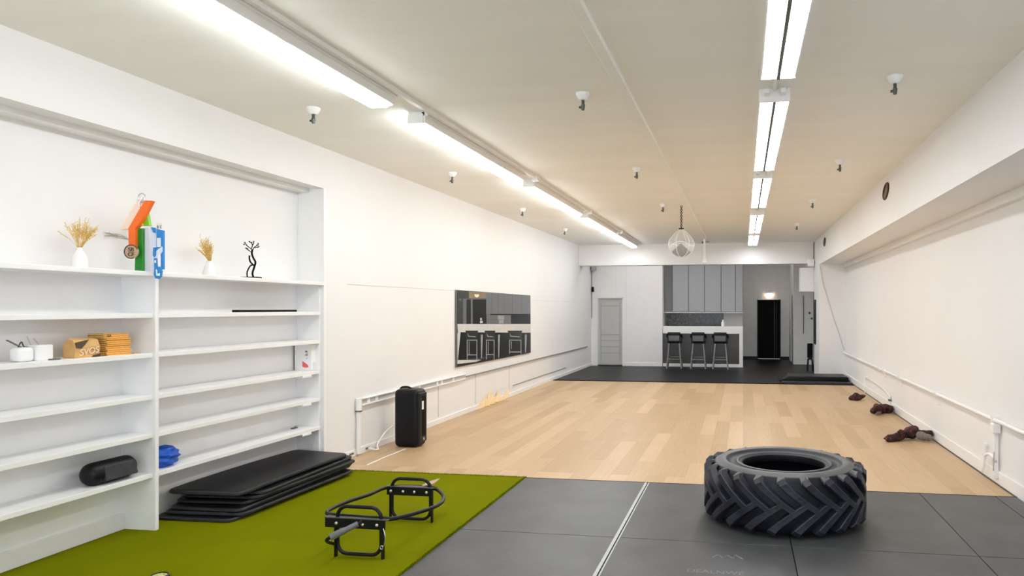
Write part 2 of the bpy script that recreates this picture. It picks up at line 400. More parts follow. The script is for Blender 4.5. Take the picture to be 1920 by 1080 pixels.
xs = [TX-.002, -.88, .33, 1.535, 2.16, XR-.02]; ys = [1.6, 3.27, 4.9, 6.5]
tl = {(0,2):'large dark grey rubber mat between turf and pale seam, nearest the wood floor', (1,2):'dark grey rubber mat left under the tractor tyre, right of the pale seam',
 (2,2):'dark grey rubber mat under the right half of the tractor tyre', (3,2):'dark grey rubber mat right of the tyre, between two dark seams by the wood floor',
 (4,2):'narrow dark rubber mat strip in the corner by the right wall', (0,1):'dark grey rubber mat beside the turf at the bottom edge of the photo',
 (1,1):'dark rubber mat with faint printed marks in front of the tyre', (2,1):'dark rubber mat in front of the tyre, right of the marked one', (3,1):'dark rubber mat at the bottom right corner of the photo'}
for (i, j), lab in tl.items():
    g = .003
    o = MB().box(xs[i]+g, xs[i+1]-g, ys[j]+g, ys[j+1]-g-(.02 if j == 2 else 0), .005, .014).build('rubber_floor_mat', M_tile, bevel=.002)
    tag(o, lab, 'floor mat', 'rubber mats covering the gym floor')
    if (i, j) == (1, 1):
        MB().text('DEALNWE', (-.17,4.33,.0142), (1,0,0), (0,1,0), .075, .0006).build('printed_lettering', M_grayp, o); q = MB()
        q.tube([(-.20,4.60,.0145),(-.16,4.66,.0145),(-.13,4.60,.0145),(-.10,4.65,.0145),(-.06,4.60,.0145),(-.05,4.67,.0145),(.0,4.60,.0145)], .006, 4)
        ORG[o.name] = ORG[o.name]; q.build('printed_emblem', M_grayp, o)
struct(MB().box(TX+.002, XR-.02, 1.6, 6.476, 0, .0045).build('trim_12', M_blackm, loc=(0,4,0)))
b = MB().box(-.905, -.882, 1.6, 6.47, .0145, .017).box(-.872, -.862, 1.6, 6.47, .0145, .017)
tag(b.build('seam_strip', M_tileseam), 'pale grey seam strip between two dark rubber mats, running toward the wood floor', 'strip')
tag(MB().box(TX, XR-.02, 6.475, 6.5, 0, .013).build('edging_strip', M_blackm), 'thin black edging strip where the rubber mats meet the wood floor', 'strip')

# ================================================================ SHELVING
ST = [1.915, 1.61, 1.318, 1.01, .728, .435]    # shelf tops
SX = XL-.012
sh = thing('shelving_unit', (-4.4, 4.5, 0), 'white built-in shelving unit of two bays filling the left wall niche', 'shelves')
DY0, DY1 = 4.515, 4.547
MB().box(NB, SX+.02, DY0, DY1, .012, 1.897).build('divider', M_shelf, sh, bevel=.002)
MB().box(NB, NB+.012, 1.3, NY-.02, .012, 1.9).build('back_panel', M_shelf, sh)
MB().box(NB+.012, NB+.04, 1.3, DY0, .012, .13).build('plinth', M_shelf, sh, bevel=.003)
MB().box(NB, SX-.02, NY-.04, NY-.013, .012, 1.9).build('side_panel', M_shelf, sh, bevel=.002)
for k, z in enumerate(ST):
    if k == 0:
        o = MB().box(NB+.012, SX+.025, 1.3, NY-.014, z-.035, z).build('shelf', M_shelf, sh, bevel=.004)
        continue
    MB().box(NB+.012, SX, 1.3, DY0, z-.035, z).build('shelf', M_shelf, sh, bevel=.003)
    MB().box(NB+.012, SX, DY1, NY-.04, z-.035, z).build('shelf', M_shelf, sh, bevel=.003)
for z in ST[3:]:
    MB().prism([(SX-.1,6.28,z-.034),(SX+.006,6.28,z-.034),(SX+.006,6.36,z-.034),(SX+.006,6.42,z-.034),(SX-.1,6.42,z-.034)], (0,0,-.022)).build('shelf_bracket', M_shelf, sh, bevel=.004)

# ---- things on the shelves
def grass_vase(x, y, prof, label, lean, hgt, n, seed, spread):
    t = thing('vase', (x,y,ST[0]), label, 'vase', 'vases of dried grass on the top shelf')
    MB().lathe([(r_*.86, z_) for r_, z_ in prof], 28, (x,y,ST[0])).build('vase_body', M_ceramic, t, smooth=True)
    r = random.Random(seed); b = MB(); top = prof[-4][1]
    for i in range(n):
        a = r.random()*2*PI; L = hgt*r.uniform(.55,1.05); rr = r.random()*spread
        p0 = Vector((x, y, ST[0]+top-.05)); p1 = Vector((x+math.cos(a)*.012, y+math.sin(a)*.012, ST[0]+top))
        tip = p1 + Vector((math.cos(a)*rr*.7+lean*.75*r.random(), math.sin(a)*rr+lean*r.random(), L*(1-.35*(rr/max(spread,.01))**2)))
        tip.x = min(max(tip.x, NB+.02), XL+.06)
        mid = p1.lerp(tip, .5)+Vector((0,0,.012))
        path = smooth_path([p0,p1,mid,tip], 4); b.tube(path, .0013, 4)
        for k in range(9):                      # seed head
            q = path[-1].lerp(path[-6], k/9.0); d = Vector((r.uniform(-1,1), r.uniform(-1,1), r.uniform(.1,1.2))).normalized()*r.uniform(.008,.022)
            b.bar(q, q+d, .0022, .0022)
    b.build('dried_grass', M_straw, t)
grass_vase(-4.41, 4.06, [(.0,0.001),(.05,.001),(.056,.03),(.052,.065),(.036,.105),(.022,.125),(.022,.14),(.015,.138),(.015,.11),(0,.1)], 'white teardrop vase of spreading dried grass left of the orange house ornament', .02, .19, 46, 5, .12)
grass_vase(-4.41, 5.22, [(.0,0.001),(.058,.001),(.06,.02),(.045,.075),(.032,.105),(.026,.115),(.027,.125),(.02,.123),(.02,.1),(0,.09)], 'white bulb vase of upright dried grass between blue sign and tree figure', -.05, .20, 52, 9, .055)
# tree figure
tx, ty = -4.41, 5.72
t = thing('tree_sculpture', (tx,ty,ST[0]), 'small dark metal tree figure with twisted trunk on the top shelf', 'figurine')
rv = Vector((cs, sn, 0))                       # sideways direction as the figure faces the room
T0 = Vector((tx,ty,ST[0]))
def tp(a, z, d=0): return T0 + rv*a + Vector((-sn,cs,0))*d + Vector((0,0,z))
b = MB(); b.obox(T0+Vector((0,0,.008)), rv, Vector((-sn,cs,0)), Vector((0,0,1)), .078, .04, .008)
b.build('base', M_blackm, t, bevel=.003)
b = MB()
b.tube(smooth_path([tp(.02,.012),tp(.012,.05),tp(.03,.11),tp(.038,.15),tp(.018,.19),tp(.006,.23),tp(.012,.265)], 6), [.0085]*37, 7)
b.tube(smooth_path([tp(-.035,.012),tp(-.036,.06),tp(-.015,.105),tp(.0,.12),tp(.028,.125)], 6), .006, 6)
b.tube(smooth_path([tp(.03,.115),tp(-.006,.15),tp(-.016,.185),tp(-.014,.21)], 6), .007, 6)
b.build('trunk', M_blackm, t, smooth=True)
b = MB()
for pts in ([(.012,.26),(-.02,.285),(-.04,.30),(-.055,.325)], [(.012,.26),(.03,.285),(.055,.30),(.068,.315)], [(.0,.27),(.012,.30),(.0,.325),(-.02,.335)], [(.006,.24),(-.03,.26),(-.045,.275)], [(.012,.3),(.022,.32),(.02,.335)], [(.03,.28),(.06,.285),(.075,.29)]):
    b.tube(smooth_path([tp(*p) for p in pts], 5), .004, 5)
b.build('branches', M_blackm, t)
b = MB(); r = random.Random(4)
for a, z in ((-.055,.327),(-.06,.31),(-.04,.302),(.068,.317),(.072,.29),(.06,.283),(-.02,.337),(.0,.328),(.02,.337),(.025,.325),(-.047,.277),(-.03,.27),(.055,.302)):
    b.lathe([(0,-.008),(.007,-.003),(.007,.003),(0,.008)], 6, tp(a,z,r.uniform(-.01,.01)))
b.build('leaves', M_dsteel, t)

# house ornament (built upright, facing the room)
D = 5.14
fw = Vector((-sn, cs, 0))
def house(): pass
hz = ST[0]
t = thing('house_ornament', at_d(258, 512, D), 'tall ornament with orange gable board and green post on top shelf', 'ornament')
t.location.z = hz; ORG[t.name] = Vector(t.location)
P = lambda pts, d: [at_d(u, v, d) for u, v in pts]
MB().prism(P([(284,376),(271,376),(240,428),(241,462),(253,462),(253,429),(262,418)], D-.04), fw*.045).build('gable_board', M_orange, t, bevel=.003)
MB().prism(P([(272,374),(258,374),(227,424),(227,431),(240,429)], D-.02), fw*.05).build('roof_board', M_cream, t, bevel=.003)
MB().prism(P([(254,428),(268,428),(268,511),(252,511)], D-.01), fw*.03).build('post', M_green, t, bevel=.004)
MB().prism(P([(274,392),(280,423),(266,423),(270,402)], D), fw*.03).build('lime_board', M_lime, t, bevel=.002)
MB().prism(P([(263,412),(268,405),(267,423),(263,421)], D-.01), fw*.02).build('yellow_board', M_yellow, t)
MB().prism(P([(269,427),(290,427),(290,511),(269,511)], D+.01), fw*.04).build('back_board', M_pale, t, bevel=.002)
c0 = at_d(246, 472, D-.06)
b = MB(); ring = [c0+(rv*math.cos(a)+Vector((0,0,1))*math.sin(a))*.048 for a in [2*PI*k/28 for k in range(28)]]
b.prism(ring, fw*.014); b.build('emblem', M_tan, t, bevel=.002)
b = MB().tube([c0-fw*.002+(rv*math.cos(a)+Vector((0,0,1))*math.sin(a))*.049 for a in [2*PI*k/28+.4 for k in range(22)]], .0035, 6)
b.text('SB', c0-fw*.003+Vector((0,0,.002)), rv, (0,0,1), .042, .003).text('CF', c0-fw*.003-Vector((0,0,.032)), rv, (0,0,1), .04, .003)
b.build('emblem_lettering', M_dbrown, t)
b = MB().tube([at_d(266+7*math.cos(a), 371+8*math.sin(a), D-.03) for a in [2*PI*k/24 for k in range(24)]], .004, 6, True)
b.tube(P([(262,392),(261,380),(268,369)], D-.045), .004, 6)
b.build('hanging_ring', M_steel, t, smooth=True)
b = MB(); r = random.Random(2)
for k in range(9):
    b.tube(smooth_path([at_d(244, 448+k*.4, D+.02), at_d(222, 442+r.uniform(-3,4), D+.02), at_d(192+r.uniform(0,12), 437+r.uniform(-2,9), D-.1)], 5), .0015, 4)
b.build('grass_sprig', M_sprig, t)
# blue and white sign hooked over the shelf edge
D = 5.07
t = thing('letter_sign', at_d(297, 514, D), 'blue and white cut-out letter sign hanging over the top shelf edge', 'sign')
t.location.z = hz; ORG[t.name] = Vector(t.location)
MB().prism(P([(279,424),(293,428),(293,511),(281,511)], D+.03), fw*.02).build('white_panel', M_pale, t, bevel=.002)
b = MB().prism(P([(293,429),(306,432),(306,505),(301,505),(301,478),(293,470)], D), fw*.02)
b.build('blue_panel', M_blue, t, bevel=.0015)
b = MB()
for pts in ([(294,446),(301,446),(301,463),(294,463)], [(297,467),(304,462),(304,471),(300,478),(294,470)]):
    b.prism(P(pts, D-.006), fw*.005)
b.build('white_cutout', M_pale, t)
MB().prism(P([(283,426),(291,427),(291,437),(287,436)], D+.02), fw*.01).build('blue_corner', M_blue, t)
b = MB()
b.prism(P([(287,464),(291,464),(291,478),(288,482),(286,478)], D-.004), fw*.012)
b.build('blue_bracket', M_blue, t, bevel=.0012); b = MB()
b.prism(P([(288,484),(293,484),(294,500),(301,500),(303,508),(302,518),(297,523),(291,522),(288,515),(289,503)], D-.014), fw*.014)
b.build('blue_hook', M_blue, t, bevel=.0012)
b = MB().prism(P([(289.5,488),(292,488),(292,493),(289.5,493)], D-.02), fw*.005); b.build('square_cutout', M_white, t); b = MB().prism(P([(292,505),(293.5,505),(294.5,514),(299,512),(299,517),(293,517)], D-.02), fw*.005)
b.build('hook_cutout', M_white, t)
b = MB().text('BT', at_d(298.5,428,D+.005), rv, (0,0,1), .03, .004).tube(P([(294,420),(303,420),(303,428.5),(294,428.5)], D+.005), .0012, 4, True)
b.build('small_lettering', M_grayp, t)

# third shelf, left bay
z3 = ST[2]
def place(u, x): return on_x(u, 600, x).y
t = thing('tool_tub', (-4.4, 3.5, z3), 'white two-part tub holding tools at left end of the shelf', 'tub')
y0, y1, ym = place(28,-4.37), place(90,-4.37), place(60,-4.37)
MB().box(-4.42, -4.34, y0, ym-.003, z3, z3+.088).build('round_section', M_white, t, bevel=.022, bseg=4)
MB().box(-4.41, -4.33, ym, y1, z3, z3+.098).build('square_section', M_white, t, bevel=.005)
b = MB(); p = Vector((-4.39, y0+.06, z3+.085))
o = MB().bar(p, p+Vector((-.02,-.075,.05)), .022, .005).build('scraper_blade', M_grip); tag(o, 'grey flat blade sticking out of the white tub', 'tool')
p = Vector((-4.40, ym-.03, z3+.086))
o = MB().tube(smooth_path([p+Vector((0,-.03,.0)),p+Vector((0,-.01,.035)),p+Vector((0,.005,.005)),p+Vector((0,.03,.0))],5), .004, 6).build('bent_wire', M_dsteel); tag(o, 'bent dark wire tool lying in the white tub', 'tool')
p = Vector((-4.40, ym+.02, z3+.095))
o = MB().bar(p, p+Vector((0,-.025,.06)), .004, .004).bar(p+Vector((0,.05,0)), p+Vector((0,.015,.045)), .004,.004).build('tweezers', M_steel); tag(o, 'thin pale tweezers standing up in the white tub', 'tool')
yb = place(98,-4.34)
tag(MB().box(-4.36,-4.31, yb-.035, yb+.03, z3, z3+.009).build('flat_clip', M_grip, bevel=.002), 'small flat grey clip lying between white tub and cardboard box', 'clip')
ya, yc = place(128,-4.38), place(182,-4.35)
t = thing('cardboard_box', (-4.4,(ya+yc)/2,z3), 'brown cardboard carton with sloping dark lid and outlined lettering', 'box')
prof = [(-4.42,z3),(-4.33,z3),(-4.325,z3+.07),(-4.345,z3+.118),(-4.39,z3+.128),(-4.425,z3+.08)]
MB().prism([(x,ya,z) for x,z in prof], (0,yc-ya,0)).build('carton', M_kraft, t, bevel=.002)
fx = -4.324
MB().prism([(fx-.008,ya+.002,z3+.1),(fx+.002,ya+.002,z3+.068),(fx+.004,ya+.04,z3+.062),(fx-.016,ya+.11,z3+.118)], (.003,0,.002)).prism([(fx-.004,yc-.06,z3+.001),(fx-.0045,yc,z3+.001),(fx-.002,yc,z3+.022),(fx-.003,yc-.05,z3+.012)], (.005,0,0)).build('dark_flap', M_dbrown, t)
b = MB().text('SVOS', (fx+.0015,(ya+yc)/2+.008,z3+.022), (0,1,.12), (.07,0,1), .06, .002)
b.build('lettering', M_cream, t)
yn0, yn1 = place(184,-4.40), place(240,-4.36)
for k in range(11):
    z0 = z3+.0005+k*.0138; r = random.Random(k); dy = r.uniform(-.006,.006) - (.018 if k > 8 else 0); dx = r.uniform(-.006,.006)
    t = thing('notebook', (-4.43+dx,(yn0+yn1)/2+dy,z0), ['ochre notebook at the bottom of the stack, on the shelf','ochre notebook second from the bottom of the stack','ochre notebook third from the bottom of the stack','ochre notebook fourth from the bottom of the stack','ochre notebook fifth from the bottom of the stack','ochre notebook in the exact middle of the stack','ochre notebook fifth from the top of the stack','ochre notebook fourth from the top of the stack','ochre notebook third from the top, its corner jutting out','ochre notebook second from the top of the stack','topmost ochre notebook with dark marks on its spine'][k], 'notebook', 'ochre notebooks stacked on the third shelf')
    MB().box(-4.46+dx,-4.34+dx, yn0+dy+.004, yn1+dy-.004, z0+.002, z0+.0112).build('pages', M_ochred, t)
    MB().box(-4.465+dx,-4.335+dx, yn0+dy, yn1+dy, z0, z0+.0022).box(-4.465+dx,-4.335+dx, yn0+dy, yn1+dy, z0+.0110, z0+.0132).box(-4.465+dx,-4.335+dx,yn0+dy,yn0+dy+.003,z0,z0+.013).build('cover', M_ochre, t)
    if k == 10: MB().text('EA', (-4.333+dx, yn0+dy+.04, z0-.010), (0,1,0), (0,0,1), .026, .002).build('spine_lettering', M_dbrown, t)
yf = place(250,-4.36)
tag(MB().box(-4.40,-4.33, yf-.02, yf+.035, z3, z3+.004).build('card_strip', M_ochred), 'thin flat ochre card lying right of the notebook stack', 'card')
# second shelf right bay: slim black bar; fourth shelf: white device
ya, yc = place(450,-4.36), place(557,-4.36)
tag(MB().box(-4.44,-4.36, ya, yc, ST[1], ST[1]+.02).build('soundbar', M_blackm, bevel=.003), 'slim black bar lying on the shelf under the tree figure', 'bar')
z4 = ST[3]; yd = place(584,-4.34); dxa, dxb = -4.53, -4.34
t = thing('white_device', ((dxa+dxb)/2,yd+.06,z4), 'white box device with red teardrop mark at the right shelf end', 'device')
MB().box(dxa, dxb, yd, yd+.085, z4, z4+.262).build('housing', M_white, t, bevel=.004)
MB().box(dxa-.006, dxa, yd+.004, yd+.1, z4+.002, z4+.26).build('dark_edge', M_dsteel, t)
MB().box(dxb-.08, dxb+.02, yd-.03, yd+.08, z4+.253, z4+.272).build('top_clip', M_white, t, bevel=.004)
xm = -4.425
dr = [(0,.095),(0,.04),(.02,.03),(.055,.03),(.07,.04),(.055,.06)]
MB().prism([(xm-.015+a,yd-.002,z4+q) for a,q in dr], (0,.004,0)).build('red_mark', M_red, t)
MB().box(xm+.015,xm+.04,yd-.002,yd+.002,z4+.185,z4+.195).box(xm+.02,xm+.035,yd-.002,yd+.002,z4+.195,z4+.203).build('printed_icon', M_grayp, t)
MB().text('aB', (xm+.03,yd-.002,z4+.15), (1,0,0), (0,0,1), .035, .002).build('printed_letters', M_grayp, t)
MB().box(xm+.03,xm+.04,yd-.002,yd+.002,z4+.12,z4+.127).build('printed_dot', M_grayp, t)
MB().prism([(dxb,yd+.02,z4+.085),(dxb+.0,yd+.075,z4+.06),(dxb,yd+.085,z4+.001),(dxb,yd+.02,z4+.001)], (.05,0,0)).build('side_foot', M_white, t, bevel=.004)
# lowest shelf: bolster, blue bag, clip
zl = ST[5]
yb0, yb1 = 4.07, 4.44; rb = .078
t = thing('bolster', (-4.385,(yb0+yb1)/2,zl), 'black padded cylinder roll lying on the lowest left shelf', 'bolster')
MB().lathe([(0,0),(rb-.045,.003),(rb-.02,.014),(rb-.006,.032),(rb,.058),(rb,yb1-yb0-.058),(rb-.006,yb1-yb0-.032),(rb-.02,yb1-yb0-.014),(rb-.045,yb1-yb0-.003),(0,yb1-yb0)], 40, (-4.385,yb0,zl+rb), axis='y').build('roll', M_leather, t, smooth=True)
b = MB(); b.obox((-4.385+rb*.80,(yb0+yb1)/2+.02,zl+rb*.95), Vector((0,1,0)), Vector((-.25,0,.97)), Vector((.97,0,.25)), .125, .05, .021)
b.build('front_panel', M_edge, t, bevel=.006)
yq = 4.72
b = MB(); N1, N2 = 40, 20; vs = []
for i in range(N2+1):
    th_ = PI*i/N2
    for j in range(N1):
        ph = 2*PI*j/N1; n = Vector((math.sin(th_)*math.cos(ph), math.cos(th_), math.sin(th_)*math.sin(ph)))
        fold = 1+.10*math.sin(ph*9+3*n.y)*math.sin(th_)+.14*noise.noise(n*2.6)
        vs.append(Vector((-4.39+n.x*.088*fold, yq+n.y*.125*fold, max(zl+.001, zl+.073+n.z*.080*fold))))
b.add(vs, [(i*N1+j, i*N1+(j+1)%N1, (i+1)*N1+(j+1)%N1, (i+1)*N1+j) for i in range(N2) for j in range(N1)])
tag(b.build('drawstring_bag', M_bluecloth, smooth=True), 'crumpled royal blue bag on the lowest shelf right of the divider', 'bag')
yk = place(553,-4.45)
tag(MB().box(-4.47,-4.44,yk-.04,yk+.03,zl,zl+.01).bar((-4.455,yk-.02,zl+.008),(-4.455,yk+.03,zl+.02),.008,.004).build('small_clip', M_dsteel), 'tiny dark clip at the right end of the lowest shelf', 'clip')

# ================================================================ FOLDED MATS UNDER THE SHELF
def slab(corners, th, zf, name, mats, parent=None, rc=.07, loc=None):
    # rounded-corner padded slab: corners in plan (four points), zf(x,y) = height of its underside
    Q = [Vector(c+(0,)) for c in corners]; out = []
    n = len(Q)
    for i in range(n):
        p, a, c = Q[i], Q[i-1], Q[(i+1) % n]; da = (a-p).normalized(); dc = (c-p).normalized()
        p1, p2 = p+da*rc, p+dc*rc
        for k in range(5):
            t_ = k/4; out.append(p1*(1-t_)**2+p*2*t_*(1-t_)+p2*t_*t_)
        q1, q2 = p2, c+(p-c).normalized()*rc
        for k in range(1, 12): out.append(q1.lerp(q2, k/12))
    cen = sum(out, Vector())/len(out); m = len(out); vs = []
    rings = [(.0,0),(.35,0),(.7,0),(.93,0),(.985,.0),(1,.25),(1,.75),(.985,1),(.93,1),(.7,1),(.35,1),(0,1)]
    for k, zz in rings:
        for p in out:
            q = cen+(p-cen)*k; vs.append(Vector((q.x, q.y, zf(q.x,q.y)+zz*th)))
    b = MB(); mi0 = []
    b.add(vs, [(i*m+j, i*m+(j+1)%m, (i+1)*m+(j+1)%m, (i+1)*m+j) for i in range(len(rings)-1) for j in range(m)])
    k0 = 0
    for i in range(len(rings)-1):
        for j in range(m): b.mi[k0] = 1 if i in (4,5,6) else 0; k0 += 1
    return b.build(name, mats, parent, loc=loc, smooth=True)
mx0 = [ # x0,x1 (wall side, room side), y0,y1, z, skew
 (-4.50,-3.84,4.74,6.36,.013,.0), (-4.47,-3.80,4.80,6.34,.040,.02), (-4.45,-3.83,4.83,6.46,.067,-.01), (-4.48,-3.86,4.92,6.44,.094,.02),
 (-4.46,-3.82,4.98,6.42,.121,.02), (-4.44,-3.80,5.06,6.46,.148,-.02), (-4.50,-3.86,4.86,6.40,.176,.0)]
ml = ['black folding mat at the bottom of the pile, flat on the turf','black folding mat second from the bottom of the pile','black folding mat third from the bottom of the pile','black folding mat in the middle of the pile','black folding mat third from the top of the pile','black folding mat second from the top, edge sticking out','topmost black folding mat, smooth and lifted at its near end']
for (x0,x1,y0,y1,z,s), lab in zip(mx0, ml):
    k = mx0.index((x0,x1,y0,y1,z,s))
    def zf(x, y, z=z, k=k):
        u = (y-4.7)/1.75; e = max(0, 5.4-y)
        sag = 0.0
        if k == 6: sag = .012*math.sin(u*PI)
        return z + sag
    o = slab([(x0,y0),(x1,y0+.02+s),(x1+s*2,y1),(x0,y1+.1)], .0262 if k < 6 else .032, zf, 'folding_mat', [M_leather, M_edge], loc=((x0+x1)/2,(y0+y1)/2,z))
    tag(o, lab, 'mat', 'black folding mats piled under the shelves')

# ================================================================ DIP FRAME WITH HOOP
t = thing('dip_frame', (-2.5, 4.62, .012), 'black metal push-up frame with oval hoop standing on the green turf', 'exercise frame')
G = .012
def endframe(xa, xb, y, ztop, zplate, pa, pb, bolts, tipy):
    e = MB()
    r_ = .07; xa2, xb2 = xa+.018, xb-.018; zb = .035; pts = []
    for cx_, cz_, a0 in ((xa2+r_, zb+r_, PI), (xb2-r_, zb+r_, 1.5*PI), (xb2-r_, ztop-r_, 0), (xa2+r_, ztop-r_, .5*PI)):
        for k in range(7): a = a0+k/6*PI/2; pts.append(Vector((cx_+r_*math.cos(a), y, cz_+r_*math.sin(a))))
    fr = e.tube(pts, .0125, 10, True).build('end_loop', M_black, t, smooth=True)
    for x in (xa+.006, xb-.006):
        MB().box(x-.006, x+.006, y-.014, y+.014, G, zplate+.02).build('leg', M_black, t, bevel=.002)
    pl = MB().box(pa, pb, y-.022, y-.014, zplate-.03, zplate+.03).build('cross_plate', M_black, t, bevel=.002)
    MB().box(pa-.005, pb+.02, y-.022, y+.03, zplate+.03, zplate+.037).build('plate_flange', M_dsteel, t, bevel=.002)
    for x in bolts:
        MB().lathe([(0,0),(.011,0),(.011,-.004),(.007,-.008),(0,-.009)], 12, (x, y-.022, zplate), axis='y').build('bolt', M_bolt, pl, smooth=True)
bn = [on_y(u, 980, 4.22).x for u in (631,680,707)]; bf = [on_y(u, 922, 5.0).x for u in (733,756,777,800)]
endframe(-2.655,-2.310,4.24,.345,.238,-2.715,-2.29,bn,0)
endframe(-2.685,-2.335,5.02,.338,.245,-2.70,-2.33,bf,0)
hp = [on_z(u, v, .272) for u, v in ((613,962),(640,945),(690,928),(732,913),(805,914),(828,925),(831,938),(815,950),(780,962),(740,972),(720,972),(660,968))]
MB().tube(smooth_path(hp, 6, True), .0135, 10, True).build('hoop', M_black, t, smooth=True)
h0 = on_z(677, 982, .24) ; h0 = Vector((h0.x, 4.19, .25)); h1 = Vector((-2.60, 4.10, .185))
gp = MB().tube([h0, h0.lerp(h1,.45), h0.lerp(h1,.5), h1], [.019,.019,.022,.024], 12).build('hand_grip', M_grip, t, smooth=True)
MB().tube(smooth_path([h0+Vector((.0,.035,.006)), h0, h1, Vector((-2.635,4.12,.15)), Vector((-2.648,4.22,.10))], 6), .011, 8).build('grip_bar', M_black, t, smooth=True)
b = MB().tube(smooth_path([(-2.30,4.215,.22),(-2.285,4.21,.17),(-2.29,4.21,.12),(-2.305,4.21,.10)], 5), .003, 6)
b.tube([Vector((-2.31+.009*math.cos(a),4.21,.098+.012*math.sin(a))) for a in [2*PI*k/12 for k in range(12)]], .003, 6, True)
b.build('spring_clip', M_steel, t, smooth=True)
tag_o = MB().prism([(-2.335,5.035,.30),(-2.36,5.2,.30),(-2.44,5.2,.275),(-2.46,5.04,.27)], (0,0,.006)); tag_o.build('wooden_tab', M_tan, t)
# small round tin at the bottom edge
c0 = on_z(299, 1077, .045)
t = thing('round_tin', (c0.x,c0.y,.012), 'small round tin with dark rim and patterned lid on turf, bottom edge', 'tin')
MB().lathe([(0,.012),(.05,.012),(.053,.016),(.053,.038),(.046,.044),(.042,.036),(0,.036)], 32, (c0.x,c0.y,0)).build('tin_body', M_black, t, smooth=True)
b = MB().lathe([(0,.0362),(.041,.0362),(.041,.039),(0,.039)], 28, (c0.x,c0.y,0)); b.build('lid', mottled('olive patterned lid', srgb(205,205,150), srgb(150,150,60), srgb(60,60,30), 60), t)

# ================================================================ TRACTOR TYRE
TC = Vector((.315, 5.63, .014)); TH = .445
t = thing('tractor_tyre', TC, 'big black tractor tyre lying flat on the rubber mats', 'tyre')
def mir(prof): return prof
side_top = [(.555,TH-.055),(.535,TH-.022),(.505,TH-.004),(.475,TH),(.45,TH-.006)]
dish = [(.435,TH-.022),(.40,TH-.03),(.375,TH-.028),(.368,TH-.02),(.352,TH-.018),(.342,TH-.028),(.330,TH-.028),(.318,TH-.036)]
inner = [(.314,TH-.06),(.33,TH-.09),(.42,TH-.11),(.49,TH-.16),(.51,TH/2),(.49,.16),(.42,.11),(.33,.09),(.314,.06),(.33,.03),(.40,.02),(.47,.0),(.535,.02),(.56,.06),(.572,.13),(.575,TH/2),(.572,TH-.12)]
MB().lathe(side_top[:1]+[(.318,TH-.036)][:0]+side_top[1:]+dish+inner, 96, TC, closed=True).build('casing', mat('deep black tyre rubber', (.009,.010,.016,1), .5, var=.3, scale=8, bump=.1, bscale=60, spec=.3), t, smooth=True)
b = MB().lathe([(.537,TH-.0235),(.506,TH-.003),(.475,TH+.0012),(.449,TH-.005),(.445,TH-.012),(.45,TH-.03),(.53,TH-.035)], 96, TC, closed=True)
b.build('sidewall', M_tyretop, t, smooth=True)
MB().lathe([(.371,TH-.0265),(.366,TH-.018),(.352,TH-.0155),(.344,TH-.0265),(.352,TH-.035),(.366,TH-.035)], 96, TC, closed=True).build('bead_ring', M_tyretop, t, smooth=True)  # highlight on the bead painted in as a paler grey ring
b = MB(); NL = 22
def lug(phi0, up):
    rows = []; NS = 9
    for i in range(NS):
        s_ = i/(NS-1)
        z = (TH-.028) - (TH*.5-.028+.035)*s_
        ph = phi0 + .46*(s_**1.25)
        wdt = (.050 - .012*s_)
        rt = .622 if s_ > .1 else .595
        rb_ = .565 if s_ > .1 else .54
        dphi = wdt/.6; slope = .36
        if not up: z = TH-z; 
        sk = (.018 if up else -.018)
        rows.append([(rb_, ph-dphi*.62, z-sk), (rt, ph-dphi*.5, z-sk*.7), (rt, ph+dphi*.5, z+sk*.7), (rb_, ph+dphi*.62, z+sk)])
    vs = [TC+Vector((r*math.cos(a), r*math.sin(a), max(.004, z))) for row in rows for r, a, z in row]; fs = []
    for i in range(NS-1):
        for k in range(3): fs.append((i*4+k, i*4+k+1, (i+1)*4+k+1, (i+1)*4+k))
    fs += [(0,1,2,3), tuple((NS-1)*4+k for k in (3,2,1,0))]
    b.add(vs, fs)
for k in range(NL):
    a = 2*PI*k/NL+.05; lug(a, True); lug(a+PI/NL+.02, False)
b.build('tread_lugs', M_tyre, t, bevel=.006)
# shoulder scuffs are the lug tops, worn to grey
b = MB()
for k in range(NL):
    a = 2*PI*k/NL+.05; da = .042
    b.add([TC+Vector((r*math.cos(q), r*math.sin(q), z)) for r, q, z in ((.598,a-da,TH-.040),(.598,a+da,TH-.040),(.545,a+da,TH-.016),(.545,a-da,TH-.016),(.595,a-da,TH-.06),(.595,a+da,TH-.06),(.53,a+da,TH-.03),(.53,a-da,TH-.03))],
          [(0,1,2,3),(7,6,5,4),(0,4,5,1),(1,5,6,2),(2,6,7,3),(3,7,4,0)])
b.build('shoulder_blocks', M_tyretop, t, bevel=.004)

# ================================================================ LEFT WALL THINGS
# cable channel with post
t = thing('cable_channel', (XL,8.5,.5), 'white wall cable channel with slotted strip above black case', 'cable channel')
MB().box(XL, XL+.04, 7.30, 10.3, .545, .56).box(XL, XL+.04, 7.3, 10.3, .615, .628).build('rails', M_trim, t, bevel=.003)
MB().box(XL, XL+.02, 7.30, 10.3, .56, .615).build('back_strip', M_door, t)
for y in (7.42, 7.6, 8.1, 8.7, 9.25, 9.4, 9.8): MB().box(XL+.02, XL+.03, y, y+.05, .565, .61).build('slot_cover', M_trim, t)
t = thing('wall_pipe', (XL+.03,7.22,0), 'white vertical pipe on the left wall at the channel end', 'pipe')
MB().tube([(XL+.035,7.22,.02),(XL+.035,7.22,.56)], .024, 12).build('pipe_run', M_trim, t, smooth=True)
MB().tube([(XL+.036,7.22,.50),(XL+.036,7.22,.64)], .034, 12).build('pipe_cap', M_trim, t, smooth=True)
MB().tube([(XL+.036,7.22,.49),(XL+.036,7.22,.505)], .036, 12).build('clamp', M_dsteel, t, smooth=True)
